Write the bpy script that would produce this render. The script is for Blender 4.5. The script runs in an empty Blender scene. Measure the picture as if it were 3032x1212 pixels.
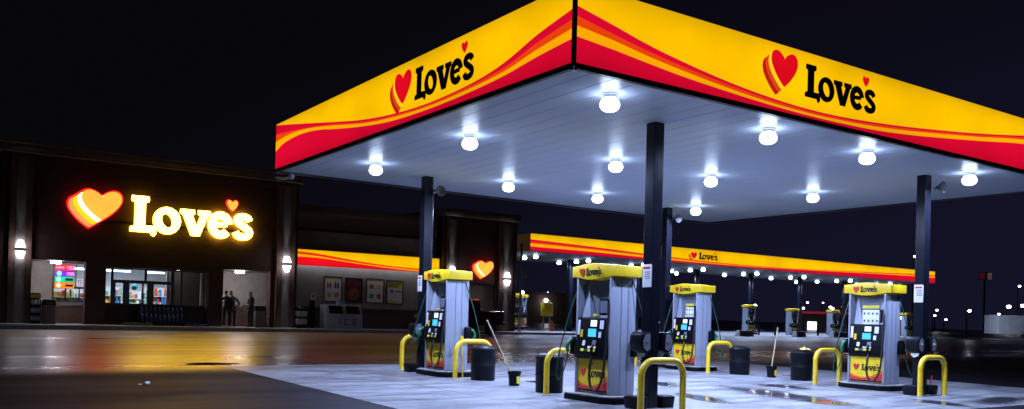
import bpy, bmesh, math, random
from mathutils import Vector, Matrix
random.seed(7)
scene = bpy.context.scene
COL = scene.collection
R = math.radians

# ------------------------------------------------------------------ helpers
def gz(x, y):
    """height of the gently sloping ground"""
    return .0122 * (y - 11.9) + .003 * (x - 10.2)

class MB:
    """collects shapes and links them as ONE mesh object"""
    def __init__(s): s.v = []; s.f = []; s.m = []; s.mats = []
    def mi(s, m):
        if m not in s.mats: s.mats.append(m)
        return s.mats.index(m)
    def face(s, pts, m):
        n = len(s.v); s.v += [tuple(p) for p in pts]; s.f.append(tuple(range(n, n + len(pts)))); s.m.append(s.mi(m)); return s
    def mesh(s, vs, fs, m):
        n = len(s.v); s.v += [tuple(p) for p in vs]; i = s.mi(m)
        for f in fs: s.f.append(tuple(n + k for k in f)); s.m.append(i)
        return s
    def box(s, x0, x1, y0, y1, z0, z1, m, top=1.0, topy=None):
        """box, its top scaled by top / topy about the centre"""
        topy = top if topy is None else topy
        cx, cy = (x0 + x1) / 2, (y0 + y1) / 2
        t = [((x - cx) * top + cx, (y - cy) * topy + cy, z1) for x, y in ((x0, y0), (x1, y0), (x1, y1), (x0, y1))]
        b = [(x0, y0, z0), (x1, y0, z0), (x1, y1, z0), (x0, y1, z0)]
        return s.mesh(b + t, [(3, 2, 1, 0), (4, 5, 6, 7), (0, 1, 5, 4), (1, 2, 6, 5), (2, 3, 7, 6), (3, 0, 4, 7)], m)
    def prism(s, poly, O, U, V, N, d, m, side=None):
        """polygon (u,v) in the plane O,U,V pushed out by d along N"""
        O, U, V, N = map(Vector, (O, U, V, N)); n = len(poly)
        b = [O + U * p[0] + V * p[1] for p in poly]; t = [p + N * d for p in b]
        s.face(t, m); s.face(b[::-1], side or m)
        for i in range(n):
            j = (i + 1) % n; s.face([b[i], b[j], t[j], t[i]], side or m)
        return s
    def tube(s, path, r, m, n=10, closed=False, caps=True):
        P = [Vector(p) for p in path]; k = len(P); rr = r if isinstance(r, (list, tuple)) else [r] * k
        T = []
        for i in range(k):
            a = P[(i - 1) % k if closed else max(i - 1, 0)]; b = P[(i + 1) % k if closed else min(i + 1, k - 1)]
            T.append((b - a).normalized())
        nrm = T[0].orthogonal().normalized(); vs = []
        for i in range(k):
            nrm = (nrm - T[i] * nrm.dot(T[i])).normalized(); bn = T[i].cross(nrm)
            for j in range(n):
                a = 2 * math.pi * j / n
                vs.append(P[i] + (nrm * math.cos(a) + bn * math.sin(a)) * rr[i])
        fs = []
        for i in range(k if closed else k - 1):
            i2 = (i + 1) % k
            for j in range(n):
                j2 = (j + 1) % n; fs.append((i * n + j, i * n + j2, i2 * n + j2, i2 * n + j))
        if caps and not closed:
            fs.append(tuple(range(n))[::-1]); fs.append(tuple(range((k - 1) * n, k * n)))
        return s.mesh(vs, fs, m)
    def lathe(s, prof, c, m, n=24, axis='z'):
        cx, cy, cz = c; vs = []; k = len(prof)
        for r, z in prof:
            for j in range(n):
                a = 2 * math.pi * j / n; x, y = r * math.cos(a), r * math.sin(a)
                vs.append((cx + x, cy + y, cz + z) if axis == 'z' else ((cx + z, cy + x, cz + y) if axis == 'x' else (cx + x, cy + z, cz + y)))
        fs = []
        for i in range(k - 1):
            for j in range(n):
                j2 = (j + 1) % n; fs.append((i * n + j, i * n + j2, (i + 1) * n + j2, (i + 1) * n + j))
        fs.append(tuple(range(n))[::-1]); fs.append(tuple(range((k - 1) * n, k * n)))
        return s.mesh(vs, fs, m)
    def ball(s, c, r, m, n=14, k=9, sc=(1, 1, 1)):
        vs = []; fs = []
        for i in range(k + 1):
            t = math.pi * i / k
            for j in range(n):
                a = 2 * math.pi * j / n
                vs.append((c[0] + r * sc[0] * math.sin(t) * math.cos(a), c[1] + r * sc[1] * math.sin(t) * math.sin(a), c[2] + r * sc[2] * math.cos(t)))
        for i in range(k):
            for j in range(n):
                j2 = (j + 1) % n; fs.append((i * n + j, (i + 1) * n + j, (i + 1) * n + j2, i * n + j2))
        return s.mesh(vs, fs, m)
    def build(s, name, parent=None, bevel=0, smooth=True, seg=2):
        me = bpy.data.meshes.new(name); me.from_pydata(s.v, [], s.f)
        for m in s.mats: me.materials.append(m)
        me.polygons.foreach_set('material_index', s.m)
        bm = bmesh.new(); bm.from_mesh(me)
        bmesh.ops.remove_doubles(bm, verts=bm.verts, dist=1e-5)
        bmesh.ops.recalc_face_normals(bm, faces=bm.faces)
        if bevel:
            es = [e for e in bm.edges if len(e.link_faces) == 2 and e.calc_face_angle(0) > .6]
            bmesh.ops.bevel(bm, geom=es, offset=bevel, segments=seg, profile=.5, affect='EDGES', clamp_overlap=True)
        bm.to_mesh(me); bm.free()
        if smooth:
            me.shade_smooth(); me.set_sharp_from_angle(angle=R(38))
        o = bpy.data.objects.new(name, me); COL.objects.link(o)
        if parent: o.parent = parent
        return o

def tag(o, label=None, cat=None, group=None, kind=None):
    if label: o['label'] = label
    if cat: o['category'] = cat
    if group: o['group'] = group
    if kind: o['kind'] = kind
    return o
def thing(name, label, cat, loc=(0, 0, 0), rz=0, group=None):
    o = bpy.data.objects.new(name, None); COL.objects.link(o); o.location = loc; o.rotation_euler = (0, 0, rz)
    o.empty_display_size = .1
    return tag(o, label, cat, group)
def copy_tree(o, parent=None):
    c = o.copy(); COL.objects.link(c)
    if parent is not None: c.parent = parent
    for ch in list(o.children): copy_tree(ch, c)
    return c

# ------------------------------------------------------------------ materials
def srgb(r, g, b):
    f = lambda c: (c / 255 / 12.92) if c <= 10.3 else ((c / 255 + .055) / 1.055) ** 2.4
    return (f(r), f(g), f(b), 1)
def newmat(name):
    m = bpy.data.materials.new(name); m.use_nodes = True; nt = m.node_tree
    return m, nt, nt.nodes['Principled BSDF']
def N(nt, t, **k):
    n = nt.nodes.new(t)
    for a, v in k.items():
        if hasattr(n, a): setattr(n, a, v)
        else: n.inputs[a.replace('_', ' ')].default_value = v
    return n
def mat(name, col, rough=.5, metal=0, var=.12, scale=9, bump=0, bscale=60, coat=0, spec=.5):
    """paint, plastic or metal with a little uneven wear in colour and gloss"""
    m, nt, b = newmat(name); c = tuple(col)[:3] + (1,)
    b.inputs['Roughness'].default_value = rough; b.inputs['Metallic'].default_value = metal
    b.inputs['Specular IOR Level'].default_value = spec; b.inputs['Coat Weight'].default_value = coat
    tc = N(nt, 'ShaderNodeTexCoord'); no = N(nt, 'ShaderNodeTexNoise', Scale=scale, Detail=6.0, Roughness=.65)
    nt.links.new(tc.outputs['Object'], no.inputs['Vector'])
    rp = N(nt, 'ShaderNodeValToRGB'); e = rp.color_ramp.elements
    e[0].position = .3; e[1].position = .72
    e[0].color = tuple(max(0, x * (1 - var * 1.6)) for x in c[:3]) + (1,); e[1].color = tuple(min(1, x * (1 + var)) for x in c[:3]) + (1,)
    nt.links.new(no.outputs['Fac'], rp.inputs['Fac']); nt.links.new(rp.outputs['Color'], b.inputs['Base Color'])
    mr = N(nt, 'ShaderNodeMapRange'); rv = min(.12, var); mr.inputs['To Min'].default_value = max(.03, rough - rv); mr.inputs['To Max'].default_value = min(1, rough + rv)
    nt.links.new(no.outputs['Fac'], mr.inputs['Value']); nt.links.new(mr.outputs['Result'], b.inputs['Roughness'])
    if bump:
        n2 = N(nt, 'ShaderNodeTexNoise', Scale=bscale, Detail=4.0); nt.links.new(tc.outputs['Object'], n2.inputs['Vector'])
        bp = N(nt, 'ShaderNodeBump', Strength=bump, Distance=.02); nt.links.new(n2.outputs['Fac'], bp.inputs['Height']); nt.links.new(bp.outputs['Normal'], b.inputs['Normal'])
    return m
def glow(name, col, s=1.0, var=0.0, scale=1.5, base=.3):
    """something that gives off light; var = unevenness of the tubes behind it"""
    m, nt, b = newmat(name); c = tuple(col)[:3] + (1,)
    b.inputs['Base Color'].default_value = tuple(x * base for x in c[:3]) + (1,); b.inputs['Roughness'].default_value = .45
    b.inputs['Emission Color'].default_value = c; b.inputs['Emission Strength'].default_value = s
    if var:
        tc = N(nt, 'ShaderNodeTexCoord'); no = N(nt, 'ShaderNodeTexNoise', Scale=scale, Detail=3.0)
        nt.links.new(tc.outputs['Object'], no.inputs['Vector'])
        mr = N(nt, 'ShaderNodeMapRange'); mr.inputs['From Min'].default_value = .3; mr.inputs['From Max'].default_value = .7
        mr.inputs['To Min'].default_value = s * (1 - var); mr.inputs['To Max'].default_value = s * (1 + var * .5)
        nt.links.new(no.outputs['Fac'], mr.inputs['Value']); nt.links.new(mr.outputs['Result'], b.inputs['Emission Strength'])
    return m
def brick_mat(name, c1, c2, mortar, sc=1.0):
    m, nt, b = newmat(name); tc = N(nt, 'ShaderNodeTexCoord'); sep = N(nt, 'ShaderNodeSeparateXYZ'); ad = N(nt, 'ShaderNodeMath', operation='ADD'); cb = N(nt, 'ShaderNodeCombineXYZ')
    nt.links.new(tc.outputs['Object'], sep.inputs[0]); nt.links.new(sep.outputs['X'], ad.inputs[0]); nt.links.new(sep.outputs['Y'], ad.inputs[1])
    nt.links.new(ad.outputs[0], cb.inputs['X']); nt.links.new(sep.outputs['Z'], cb.inputs['Y'])
    br = N(nt, 'ShaderNodeTexBrick', Scale=4.5 * sc); br.inputs['Color1'].default_value = c1 + (1,); br.inputs['Color2'].default_value = c2 + (1,); br.inputs['Mortar'].default_value = mortar + (1,)
    br.inputs['Mortar Size'].default_value = .025; br.inputs['Brick Width'].default_value = 1.0; br.inputs['Row Height'].default_value = .34
    nt.links.new(cb.outputs[0], br.inputs['Vector']); nt.links.new(br.outputs['Color'], b.inputs['Base Color']); b.inputs['Roughness'].default_value = .85
    bp = N(nt, 'ShaderNodeBump', Strength=.35, Distance=.01); bp.invert = True; nt.links.new(br.outputs['Fac'], bp.inputs['Height']); nt.links.new(bp.outputs['Normal'], b.inputs['Normal'])
    return m

YEL, CRIM, ORG, RED = srgb(255, 194, 0), srgb(222, 8, 48), srgb(236, 66, 12), srgb(236, 14, 28)
M = {}
def lightbox(name, col, s, var):
    m = glow(name, col, s, var, .6); nt = m.node_tree; b = nt.nodes['Principled BSDF']
    tc = N(nt, 'ShaderNodeTexCoord'); sp = N(nt, 'ShaderNodeSeparateXYZ'); nt.links.new(tc.outputs['Generated'], sp.inputs[0])
    a = N(nt, 'ShaderNodeMath', operation='MULTIPLY_ADD'); a.inputs[1].default_value = 2; a.inputs[2].default_value = -1; nt.links.new(sp.outputs['Z'], a.inputs[0])
    p = N(nt, 'ShaderNodeMath', operation='ABSOLUTE'); nt.links.new(a.outputs[0], p.inputs[0])
    q = N(nt, 'ShaderNodeMath', operation='POWER'); q.inputs[1].default_value = 2.6; nt.links.new(p.outputs[0], q.inputs[0])
    f = N(nt, 'ShaderNodeMapRange'); f.inputs['To Min'].default_value = 1.04; f.inputs['To Max'].default_value = .74; nt.links.new(q.outputs[0], f.inputs['Value'])
    old = b.inputs['Emission Strength'].links[0].from_socket
    mu = N(nt, 'ShaderNodeMath', operation='MULTIPLY'); nt.links.new(old, mu.inputs[0]); nt.links.new(f.outputs['Result'], mu.inputs[1]); nt.links.new(mu.outputs[0], b.inputs['Emission Strength'])
    return m
M['lit_yellow'] = lightbox('lit_yellow', YEL, 1.02, .16); M['lit_gold'] = lightbox('lit_gold', srgb(255, 172, 0), 1.0, .1)
M['lit_crimson'] = lightbox('lit_crimson', CRIM, 1.0, .12); M['lit_orange'] = lightbox('lit_orange', ORG, 1.0, .12); M['lit_red'] = lightbox('lit_red', RED, 1.05, .12)
M['unlit_glow'] = glow('unlit_glow', srgb(62, 44, 28), .5, .3, 1.2)  # faint glow put into the colour of the unlit end panel
M['logo_black'] = mat('logo_black', (.006, .006, .008), .5)
M['logo_red'] = glow('logo_red', srgb(228, 10, 30), .95, .1, 2)
M['logo_yellow'] = glow('logo_yellow', srgb(255, 206, 30), 1.0); M['logo_orange'] = glow('logo_orange', srgb(226, 70, 20), .95); M['logo_darkred'] = glow('logo_darkred', srgb(190, 28, 20), .95)
M['frame_black'] = mat('frame_black', (.012, .012, .016), .4)
M['column_black'] = mat('column_black', (.006, .007, .012), .22, var=.05, spec=.26)
M['pump_grey'] = mat('pump_grey', (.28, .305, .37), .42, var=.03, scale=4)
M['pump_panel'] = mat('pump_panel', (.15, .165, .20), .35, var=.12, scale=5)
M['pump_black'] = mat('pump_black', (.004, .004, .005), .4, spec=.10)
M['pump_yellow'] = mat('pump_yellow', (.80, .56, .010), .42, var=.08, scale=6)
M['pump_red'] = mat('pump_red', (.62, .028, .022), .42, var=.08); M['pump_orange'] = mat('pump_orange', (.72, .17, .015), .42)
M['print_red'] = mat('print_red', (.58, .02, .03), .45); M['print_black'] = mat('print_black', (.012, .012, .012), .5); M['print_orange'] = mat('print_orange', (.66, .22, .03), .45)
M['hose_black'] = mat('hose_black', (.008, .008, .01), .45); M['hose_green'] = mat('hose_green', (.004, .065, .032), .4); M['nozzle_green'] = mat('nozzle_green', (.008, .16, .06), .35)
M['horn_grey'] = mat('horn_grey', (.05, .055, .055), .5); M['steel'] = mat('steel', (.45, .46, .48), .3, metal=.9)
M['paper'] = mat('paper', (.72, .72, .72), .6, var=.05); M['ink'] = mat('ink', (.10, .10, .13), .6)
M['label_yellow'] = mat('label_yellow', (.70, .58, .03), .5)
M['screen_blue'] = glow('screen_blue', srgb(70, 190, 255), 1.15, .25, 9); M['screen_white'] = glow('screen_white', srgb(225, 240, 255), 1.25); M['key_white'] = glow('key_white', srgb(205, 215, 255), .8); M['key_yellow'] = glow('key_yellow', srgb(215, 220, 60), .55)
M['sticker'] = mat('sticker', (.75, .72, .78), .4, var=.04); M['sticker_red'] = mat('sticker_red', (.6, .2, .22), .45)
M['bollard_yellow'] = mat('bollard_yellow', (.82, .56, .02), .3, var=.12, scale=7, bump=.05, coat=.3)
M['bin_black'] = mat('bin_black', (.005, .006, .009), .42, var=.3, scale=5, spec=.14)
M['bucket_black'] = mat('bucket_black', (.006, .006, .008), .4, spec=.15)
M['wood_pale'] = mat('wood_pale', (.52, .40, .24), .6, var=.2, scale=14)
M['rag_yellow'] = mat('rag_yellow', (.6, .46, .12), .9, bump=.4)
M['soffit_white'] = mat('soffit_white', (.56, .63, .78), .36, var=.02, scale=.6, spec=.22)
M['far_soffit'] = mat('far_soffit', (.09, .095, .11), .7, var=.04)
M['lens'] = glow('lens', (.60, .74, 1.0), 16.0)
M['far_lens'] = glow('far_lens', (.60, .74, 1.0), 22.0)
M['housing'] = mat('housing', (.55, .56, .58), .4)
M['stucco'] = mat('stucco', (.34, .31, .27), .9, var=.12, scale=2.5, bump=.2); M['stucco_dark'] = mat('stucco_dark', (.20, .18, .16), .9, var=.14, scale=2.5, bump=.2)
M['strip'] = mat('strip', (.15, .135, .13), .9); M['cornice'] = mat('cornice', (.20, .17, .145), .85, var=.12, scale=3)
M['brick'] = brick_mat('brick', (.115, .056, .045), (.085, .042, .034), (.12, .10, .085)); M['brick_dark'] = brick_mat('brick_dark', (.085, .045, .034), (.065, .035, .027), (.08, .065, .055))
M['mullion'] = mat('mullion', (.012, .011, .011), .4)
M['interior'] = mat('interior', (.62, .64, .66), .8, var=.05); M['floor_tile'] = mat('floor_tile', (.32, .31, .29), .4)
M['tube_light'] = glow('tube_light', (.80, .90, 1.0), 14.0); M['pack_light'] = glow('pack_light', (.92, .88, .98), 150.0)
M['sconce_lens'] = glow('sconce_lens', (.92, .90, 1.0), 14.0)
M['car_red'] = mat('car_red', (.085, .004, .006), .25, coat=.6); M['tyre'] = mat('tyre', (.012, .012, .012), .75); M['rim'] = mat('rim', (.5, .5, .52), .25, metal=.9); M['car_glass'] = mat('car_glass', (.008, .009, .012), .08)
M['marker_orange'] = glow('marker_orange', srgb(235, 110, 30), .7); M['chrome'] = mat('chrome', (.6, .6, .62), .15, metal=1)
M['trailer_white'] = mat('trailer_white', (.44, .47, .56), .5, var=.1, scale=2)
M['kerb_concrete'] = mat('kerb_concrete', (.30, .29, .28), .8, var=.2, scale=3, bump=.3)
M['blue_jug'] = mat('blue_jug', (.02, .05, .22), .3); M['wrap_blue'] = mat('wrap_blue', (.03, .06, .22), .25); M['wrap_green'] = mat('wrap_green', (.10, .12, .03), .4)
M['cone_orange'] = mat('cone_orange', (.75, .12, .04), .5); M['skin'] = mat('skin', (.30, .17, .12), .55, var=.06); M['hair_dark'] = mat('hair_dark', (.012, .009, .008), .6)
M['jacket_dark'] = mat('jacket_dark', (.020, .020, .024), .8, bump=.3); M['jacket_teal'] = mat('jacket_teal', (.022, .065, .068), .8, bump=.3); M['jacket_navy'] = mat('jacket_navy', (.016, .018, .030), .8, bump=.3)
M['trousers'] = mat('trousers', (.030, .032, .048), .85, bump=.3); M['shoe'] = mat('shoe', (.02, .018, .016), .5)
M['sign_heart'] = glow('sign_heart', (1.0, .075, .0085), 8.0, .15, 1.2); M['sign_heart_rim'] = glow('sign_heart_rim', (1.0, .012, .012), 1.6)
M['sign_letter'] = glow('sign_letter', (1.0, .56, .046), 19.0); M['sign_side'] = glow('sign_side', (1.0, .60, .01), 3.0)
M['sign_band_white'] = glow('sign_band_white', (1.0, .85, .45), 2.2); M['sign_band_yellow'] = glow('sign_band_yellow', (1.0, .68, .01), 1.15); M['sign_band_orange'] = glow('sign_band_orange', (1.0, .36, .09), 1.1)
M['fascia_downlight'] = glow('fascia_downlight', (.80, .82, 1.0), 2.4)

def glass_mat():
    m, nt, b = newmat('window_glass')
    b.inputs['Base Color'].default_value = (.8, .85, .9, 1); b.inputs['Roughness'].default_value = .03
    b.inputs['Transmission Weight'].default_value = 1; b.inputs['IOR'].default_value = 1.02; b.inputs['Specular IOR Level'].default_value = .6
    return m
M['glass'] = glass_mat()

# ---- ground materials -------------------------------------------------------
def ground_asphalt():
    m, nt, b = newmat('wet_asphalt'); L = nt.links.new
    tc = N(nt, 'ShaderNodeTexCoord')
    mp = N(nt, 'ShaderNodeMapping'); mp.inputs['Scale'].default_value = (.05, .42, 1); L(tc.outputs['Object'], mp.inputs[0])
    big = N(nt, 'ShaderNodeTexNoise', Scale=1.0, Detail=5.0, Roughness=.6); L(mp.outputs[0], big.inputs['Vector'])
    mid = N(nt, 'ShaderNodeTexNoise', Scale=.9, Detail=6.0); L(tc.outputs['Object'], mid.inputs['Vector'])
    fine = N(nt, 'ShaderNodeTexNoise', Scale=55.0, Detail=3.0); L(tc.outputs['Object'], fine.inputs['Vector'])
    rp = N(nt, 'ShaderNodeValToRGB'); e = rp.color_ramp.elements; e[0].position = .35; e[0].color = (.008, .008, .010, 1); e[1].position = .7; e[1].color = (.019, .019, .023, 1)
    L(mid.outputs['Fac'], rp.inputs['Fac']); L(rp.outputs['Color'], b.inputs['Base Color'])
    mr = N(nt, 'ShaderNodeMapRange'); mr.inputs['From Min'].default_value = .35; mr.inputs['From Max'].default_value = .65; mr.inputs['To Min'].default_value = .17; mr.inputs['To Max'].default_value = .36
    L(big.outputs['Fac'], mr.inputs['Value'])
    # where the asphalt is wet: a soaked band, damp beyond it, drier towards the viewer
    sy = N(nt, 'ShaderNodeSeparateXYZ'); L(tc.outputs['Object'], sy.inputs[0])
    wn = N(nt, 'ShaderNodeTexNoise', Scale=.35, Detail=4.0); L(mp.outputs[0], wn.inputs['Vector'])
    wm = N(nt, 'ShaderNodeMath', operation='MULTIPLY_ADD'); wm.inputs[1].default_value = 3.5; L(wn.outputs['Fac'], wm.inputs[0]); L(sy.outputs['Y'], wm.inputs[2])
    def zone(a, c, lo, hi):
        z = N(nt, 'ShaderNodeMapRange'); z.interpolation_type = 'SMOOTHSTEP'
        for k_, v_ in (('From Min', a), ('From Max', c), ('To Min', lo), ('To Max', hi)): z.inputs[k_].default_value = v_
        L(wm.outputs[0], z.inputs['Value']); return z.outputs['Result']
    dryness = zone(20.3, 23.2, .34, 0.0); damp = zone(25.5, 29.0, 0.0, .10)
    ra = N(nt, 'ShaderNodeMath', operation='ADD'); L(mr.outputs['Result'], ra.inputs[0]); L(dryness, ra.inputs[1])
    rb = N(nt, 'ShaderNodeMath', operation='ADD'); L(ra.outputs[0], rb.inputs[0]); L(damp, rb.inputs[1])
    # a dry pothole patch
    sub = N(nt, 'ShaderNodeVectorMath', operation='SUBTRACT'); sub.inputs[1].default_value = (6.15, 21.75, 0)
    dn = N(nt, 'ShaderNodeTexNoise', Scale=1.6, Detail=4.0); L(tc.outputs['Object'], dn.inputs['Vector'])
    L(tc.outputs['Object'], sub.inputs[0])
    rot = N(nt, 'ShaderNodeMapping'); rot.inputs['Rotation'].default_value = (0, 0, R(34)); rot.inputs['Scale'].default_value = (1.35, 2.0, 1); L(sub.outputs[0], rot.inputs[0])
    sz = N(nt, 'ShaderNodeVectorMath', operation='MULTIPLY'); sz.inputs[1].default_value = (1, 1, 0); L(rot.outputs[0], sz.inputs[0])
    ln = N(nt, 'ShaderNodeVectorMath', operation='LENGTH'); L(sz.outputs[0], ln.inputs[0])
    ad = N(nt, 'ShaderNodeMath', operation='ADD'); L(ln.outputs['Value'], ad.inputs[0]); L(dn.outputs['Fac'], ad.inputs[1])
    th = N(nt, 'ShaderNodeMapRange'); th.inputs['From Min'].default_value = 1.25; th.inputs['From Max'].default_value = 1.4; L(ad.outputs[0], th.inputs['Value'])
    mx = N(nt, 'ShaderNodeMix'); mx.inputs['A'].default_value = .95; L(th.outputs['Result'], mx.inputs['Factor']); L(rb.outputs[0], mx.inputs['B'])
    L(mx.outputs['Result'], b.inputs['Roughness'])
    sp = N(nt, 'ShaderNodeMath', operation='MULTIPLY'); L(zone(20.6, 22.6, .07, .58), sp.inputs[1]); L(th.outputs['Result'], sp.inputs[0]); L(sp.outputs[0], b.inputs['Specular IOR Level'])
    bp = N(nt, 'ShaderNodeBump', Strength=.22, Distance=.012); L(fine.outputs['Fac'], bp.inputs['Height']); L(bp.outputs['Normal'], b.inputs['Normal'])
    return m
def ground_concrete(name, puddles=(), base=.36):
    m, nt, b = newmat(name); L = nt.links.new
    tc = N(nt, 'ShaderNodeTexCoord')
    mp = N(nt, 'ShaderNodeMapping'); mp.inputs['Scale'].default_value = (.42, 1.9, 1); mp.inputs['Rotation'].default_value = (0, 0, R(28)); L(tc.outputs['Object'], mp.inputs[0])
    a = N(nt, 'ShaderNodeTexNoise', Scale=1.0, Detail=10.0, Roughness=.68, Distortion=.8); L(mp.outputs[0], a.inputs['Vector'])
    fine = N(nt, 'ShaderNodeTexNoise', Scale=30.0, Detail=4.0); L(tc.outputs['Object'], fine.inputs['Vector'])
    rp = N(nt, 'ShaderNodeValToRGB'); e = rp.color_ramp.elements
    e[0].position = .32; e[0].color = (base * .40, base * .41, base * .44, 1); e[1].position = .64; e[1].color = (base * 1.18, base * 1.18, base * 1.18, 1)
    x = rp.color_ramp.elements.new(.48); x.color = (base * .84, base * .84, base * .87, 1)
    L(a.outputs['Fac'], rp.inputs['Fac'])
    # expansion joints
    br = N(nt, 'ShaderNodeTexBrick', Scale=1.0); br.offset = 0; br.inputs['Brick Width'].default_value = 4.2; br.inputs['Row Height'].default_value = 4.2; br.inputs['Mortar Size'].default_value = .03
    br.inputs['Color1'].default_value = (1, 1, 1, 1); br.inputs['Color2'].default_value = (.93, .93, .93, 1); br.inputs['Mortar'].default_value = (.45, .45, .45, 1); L(tc.outputs['Object'], br.inputs['Vector'])
    mu0 = N(nt, 'ShaderNodeMix', data_type='RGBA', blend_type='MULTIPLY'); mu0.inputs['Factor'].default_value = 1
    L(rp.outputs['Color'], mu0.inputs['A']); L(br.outputs['Color'], mu0.inputs['B'])
    # drips, tyre grime and trodden dirt
    st_ = N(nt, 'ShaderNodeTexNoise', Scale=2.6, Detail=7.0, Roughness=.7); L(tc.outputs['Object'], st_.inputs['Vector'])
    sr = N(nt, 'ShaderNodeValToRGB'); q_ = sr.color_ramp.elements; q_[0].position = .33; q_[0].color = (.45, .44, .44, 1); q_[1].position = .50; q_[1].color = (1, 1, 1, 1); L(st_.outputs['Fac'], sr.inputs['Fac'])
    mu = N(nt, 'ShaderNodeMix', data_type='RGBA', blend_type='MULTIPLY'); mu.inputs['Factor'].default_value = .8
    L(mu0.outputs['Result'], mu.inputs['A']); L(sr.outputs['Color'], mu.inputs['B'])
    mr = N(nt, 'ShaderNodeMapRange'); mr.inputs['From Min'].default_value = .35; mr.inputs['From Max'].default_value = .62; mr.inputs['To Min'].default_value = .30; mr.inputs['To Max'].default_value = .62
    L(a.outputs['Fac'], mr.inputs['Value'])
    mask = None; pn = N(nt, 'ShaderNodeTexNoise', Scale=1.1, Detail=5.0); L(tc.outputs['Object'], pn.inputs['Vector'])
    for (cx, cy, rx, ry, ang) in puddles:
        s = N(nt, 'ShaderNodeVectorMath', operation='SUBTRACT'); s.inputs[1].default_value = (cx, cy, 0); L(tc.outputs['Object'], s.inputs[0])
        r_ = N(nt, 'ShaderNodeMapping'); r_.vector_type = 'TEXTURE'; r_.inputs['Rotation'].default_value = (0, 0, R(ang)); r_.inputs['Scale'].default_value = (rx, ry, 1); L(s.outputs[0], r_.inputs[0])
        z = N(nt, 'ShaderNodeVectorMath', operation='MULTIPLY'); z.inputs[1].default_value = (1, 1, 0); L(r_.outputs[0], z.inputs[0])
        l = N(nt, 'ShaderNodeVectorMath', operation='LENGTH'); L(z.outputs[0], l.inputs[0])
        if mask is None: mask = l.outputs['Value']
        else:
            mn = N(nt, 'ShaderNodeMath', operation='MINIMUM'); L(mask, mn.inputs[0]); L(l.outputs['Value'], mn.inputs[1]); mask = mn.outputs[0]
    if mask is not None:
        ad = N(nt, 'ShaderNodeMath', operation='MULTIPLY_ADD'); ad.inputs[1].default_value = 1.6; L(pn.outputs['Fac'], ad.inputs[0]); L(mask, ad.inputs[2])
        th = N(nt, 'ShaderNodeMapRange'); th.inputs['From Min'].default_value = 1.35; th.inputs['From Max'].default_value = 2.25; L(ad.outputs[0], th.inputs['Value'])
        dk = N(nt, 'ShaderNodeMix', data_type='RGBA'); L(th.outputs['Result'], dk.inputs['Factor']); dk.inputs['A'].default_value = (.055, .056, .06, 1); L(mu.outputs['Result'], dk.inputs['B']); L(dk.outputs['Result'], b.inputs['Base Color'])
        rr = N(nt, 'ShaderNodeMix'); rr.inputs['A'].default_value = .03; L(th.outputs['Result'], rr.inputs['Factor']); L(mr.outputs['Result'], rr.inputs['B']); L(rr.outputs['Result'], b.inputs['Roughness'])
        bs = N(nt, 'ShaderNodeMath', operation='MULTIPLY'); bs.inputs[1].default_value = .16; L(th.outputs['Result'], bs.inputs[0])
        bp = N(nt, 'ShaderNodeBump', Distance=.01); L(bs.outputs[0], bp.inputs['Strength'])
    else:
        L(mu.outputs['Result'], b.inputs['Base Color']); L(mr.outputs['Result'], b.inputs['Roughness']); bp = N(nt, 'ShaderNodeBump', Strength=.16, Distance=.01)
    L(fine.outputs['Fac'], bp.inputs['Height']); L(bp.outputs['Normal'], b.inputs['Normal'])
    return m
M['asphalt'] = ground_asphalt()
M['pad'] = ground_concrete('wet_concrete', [(14.6, 11.7, .48, 1.3, -14), (14.25, 10.2, .4, .7, -10), (13.9, 14.15, .35, .6, -30), (11.3, 15.3, .25, .3, 0), (19.6, 15.2, .25, .3, 0), (18.6, 9.2, 1.3, .35, 10), (16.4, 12.9, .35, .55, 0), (12.4, 11.6, .3, .8, -20), (16.6, 9.3, .3, .6, -20)], .225)
M['walk'] = ground_concrete('walk_concrete', base=.30); M['apron'] = ground_concrete('apron_concrete', base=.16)

# ------------------------------------------------------------------ camera
F, PY = 2603.366, 920.54; yaw, pitch, roll = .602584, .00825, .027115
fw = Vector((math.sin(yaw) * math.cos(pitch), math.cos(yaw) * math.cos(pitch), math.sin(pitch)))
rt = Vector((math.cos(yaw), -math.sin(yaw), 0)); up = rt.cross(fw)
r2 = rt * math.cos(roll) + up * math.sin(roll); u2 = up * math.cos(roll) - rt * math.sin(roll)
cam = bpy.data.cameras.new('camera'); co = bpy.data.objects.new('camera', cam); COL.objects.link(co)
co.matrix_world = Matrix(((r2.x, u2.x, -fw.x, 0), (r2.y, u2.y, -fw.y, 0), (r2.z, u2.z, -fw.z, 1.42), (0, 0, 0, 1)))
cam.sensor_width = 36; cam.sensor_fit = 'HORIZONTAL'; cam.lens = F / 3032 * 36; cam.shift_y = (PY - 606) / 3032
cam.clip_start = .1; cam.clip_end = 3000
scene.camera = co

# ------------------------------------------------------------------ sky (night)
w = bpy.data.worlds.new('World'); scene.world = w; w.use_nodes = True; nt = w.node_tree
bg = nt.nodes['Background']; bg.inputs['Strength'].default_value = 1
tc = N(nt, 'ShaderNodeTexCoord'); dt = N(nt, 'ShaderNodeVectorMath', operation='DOT_PRODUCT'); dt.inputs[1].default_value = (.72, .10, -1.15)
nt.links.new(tc.outputs['Generated'], dt.inputs[0])
rp = N(nt, 'ShaderNodeValToRGB'); e = rp.color_ramp.elements
e[0].position = 0.0; e[0].color = (.0024, .0020, .0028, 1); e[1].position = .60; e[1].color = (.0066, .0066, .0195, 1)
x = rp.color_ramp.elements.new(.30); x.color = (.0036, .0035, .0085, 1)
nt.links.new(dt.outputs['Value'], rp.inputs['Fac']); nt.links.new(rp.outputs['Color'], bg.inputs['Color'])

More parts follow.
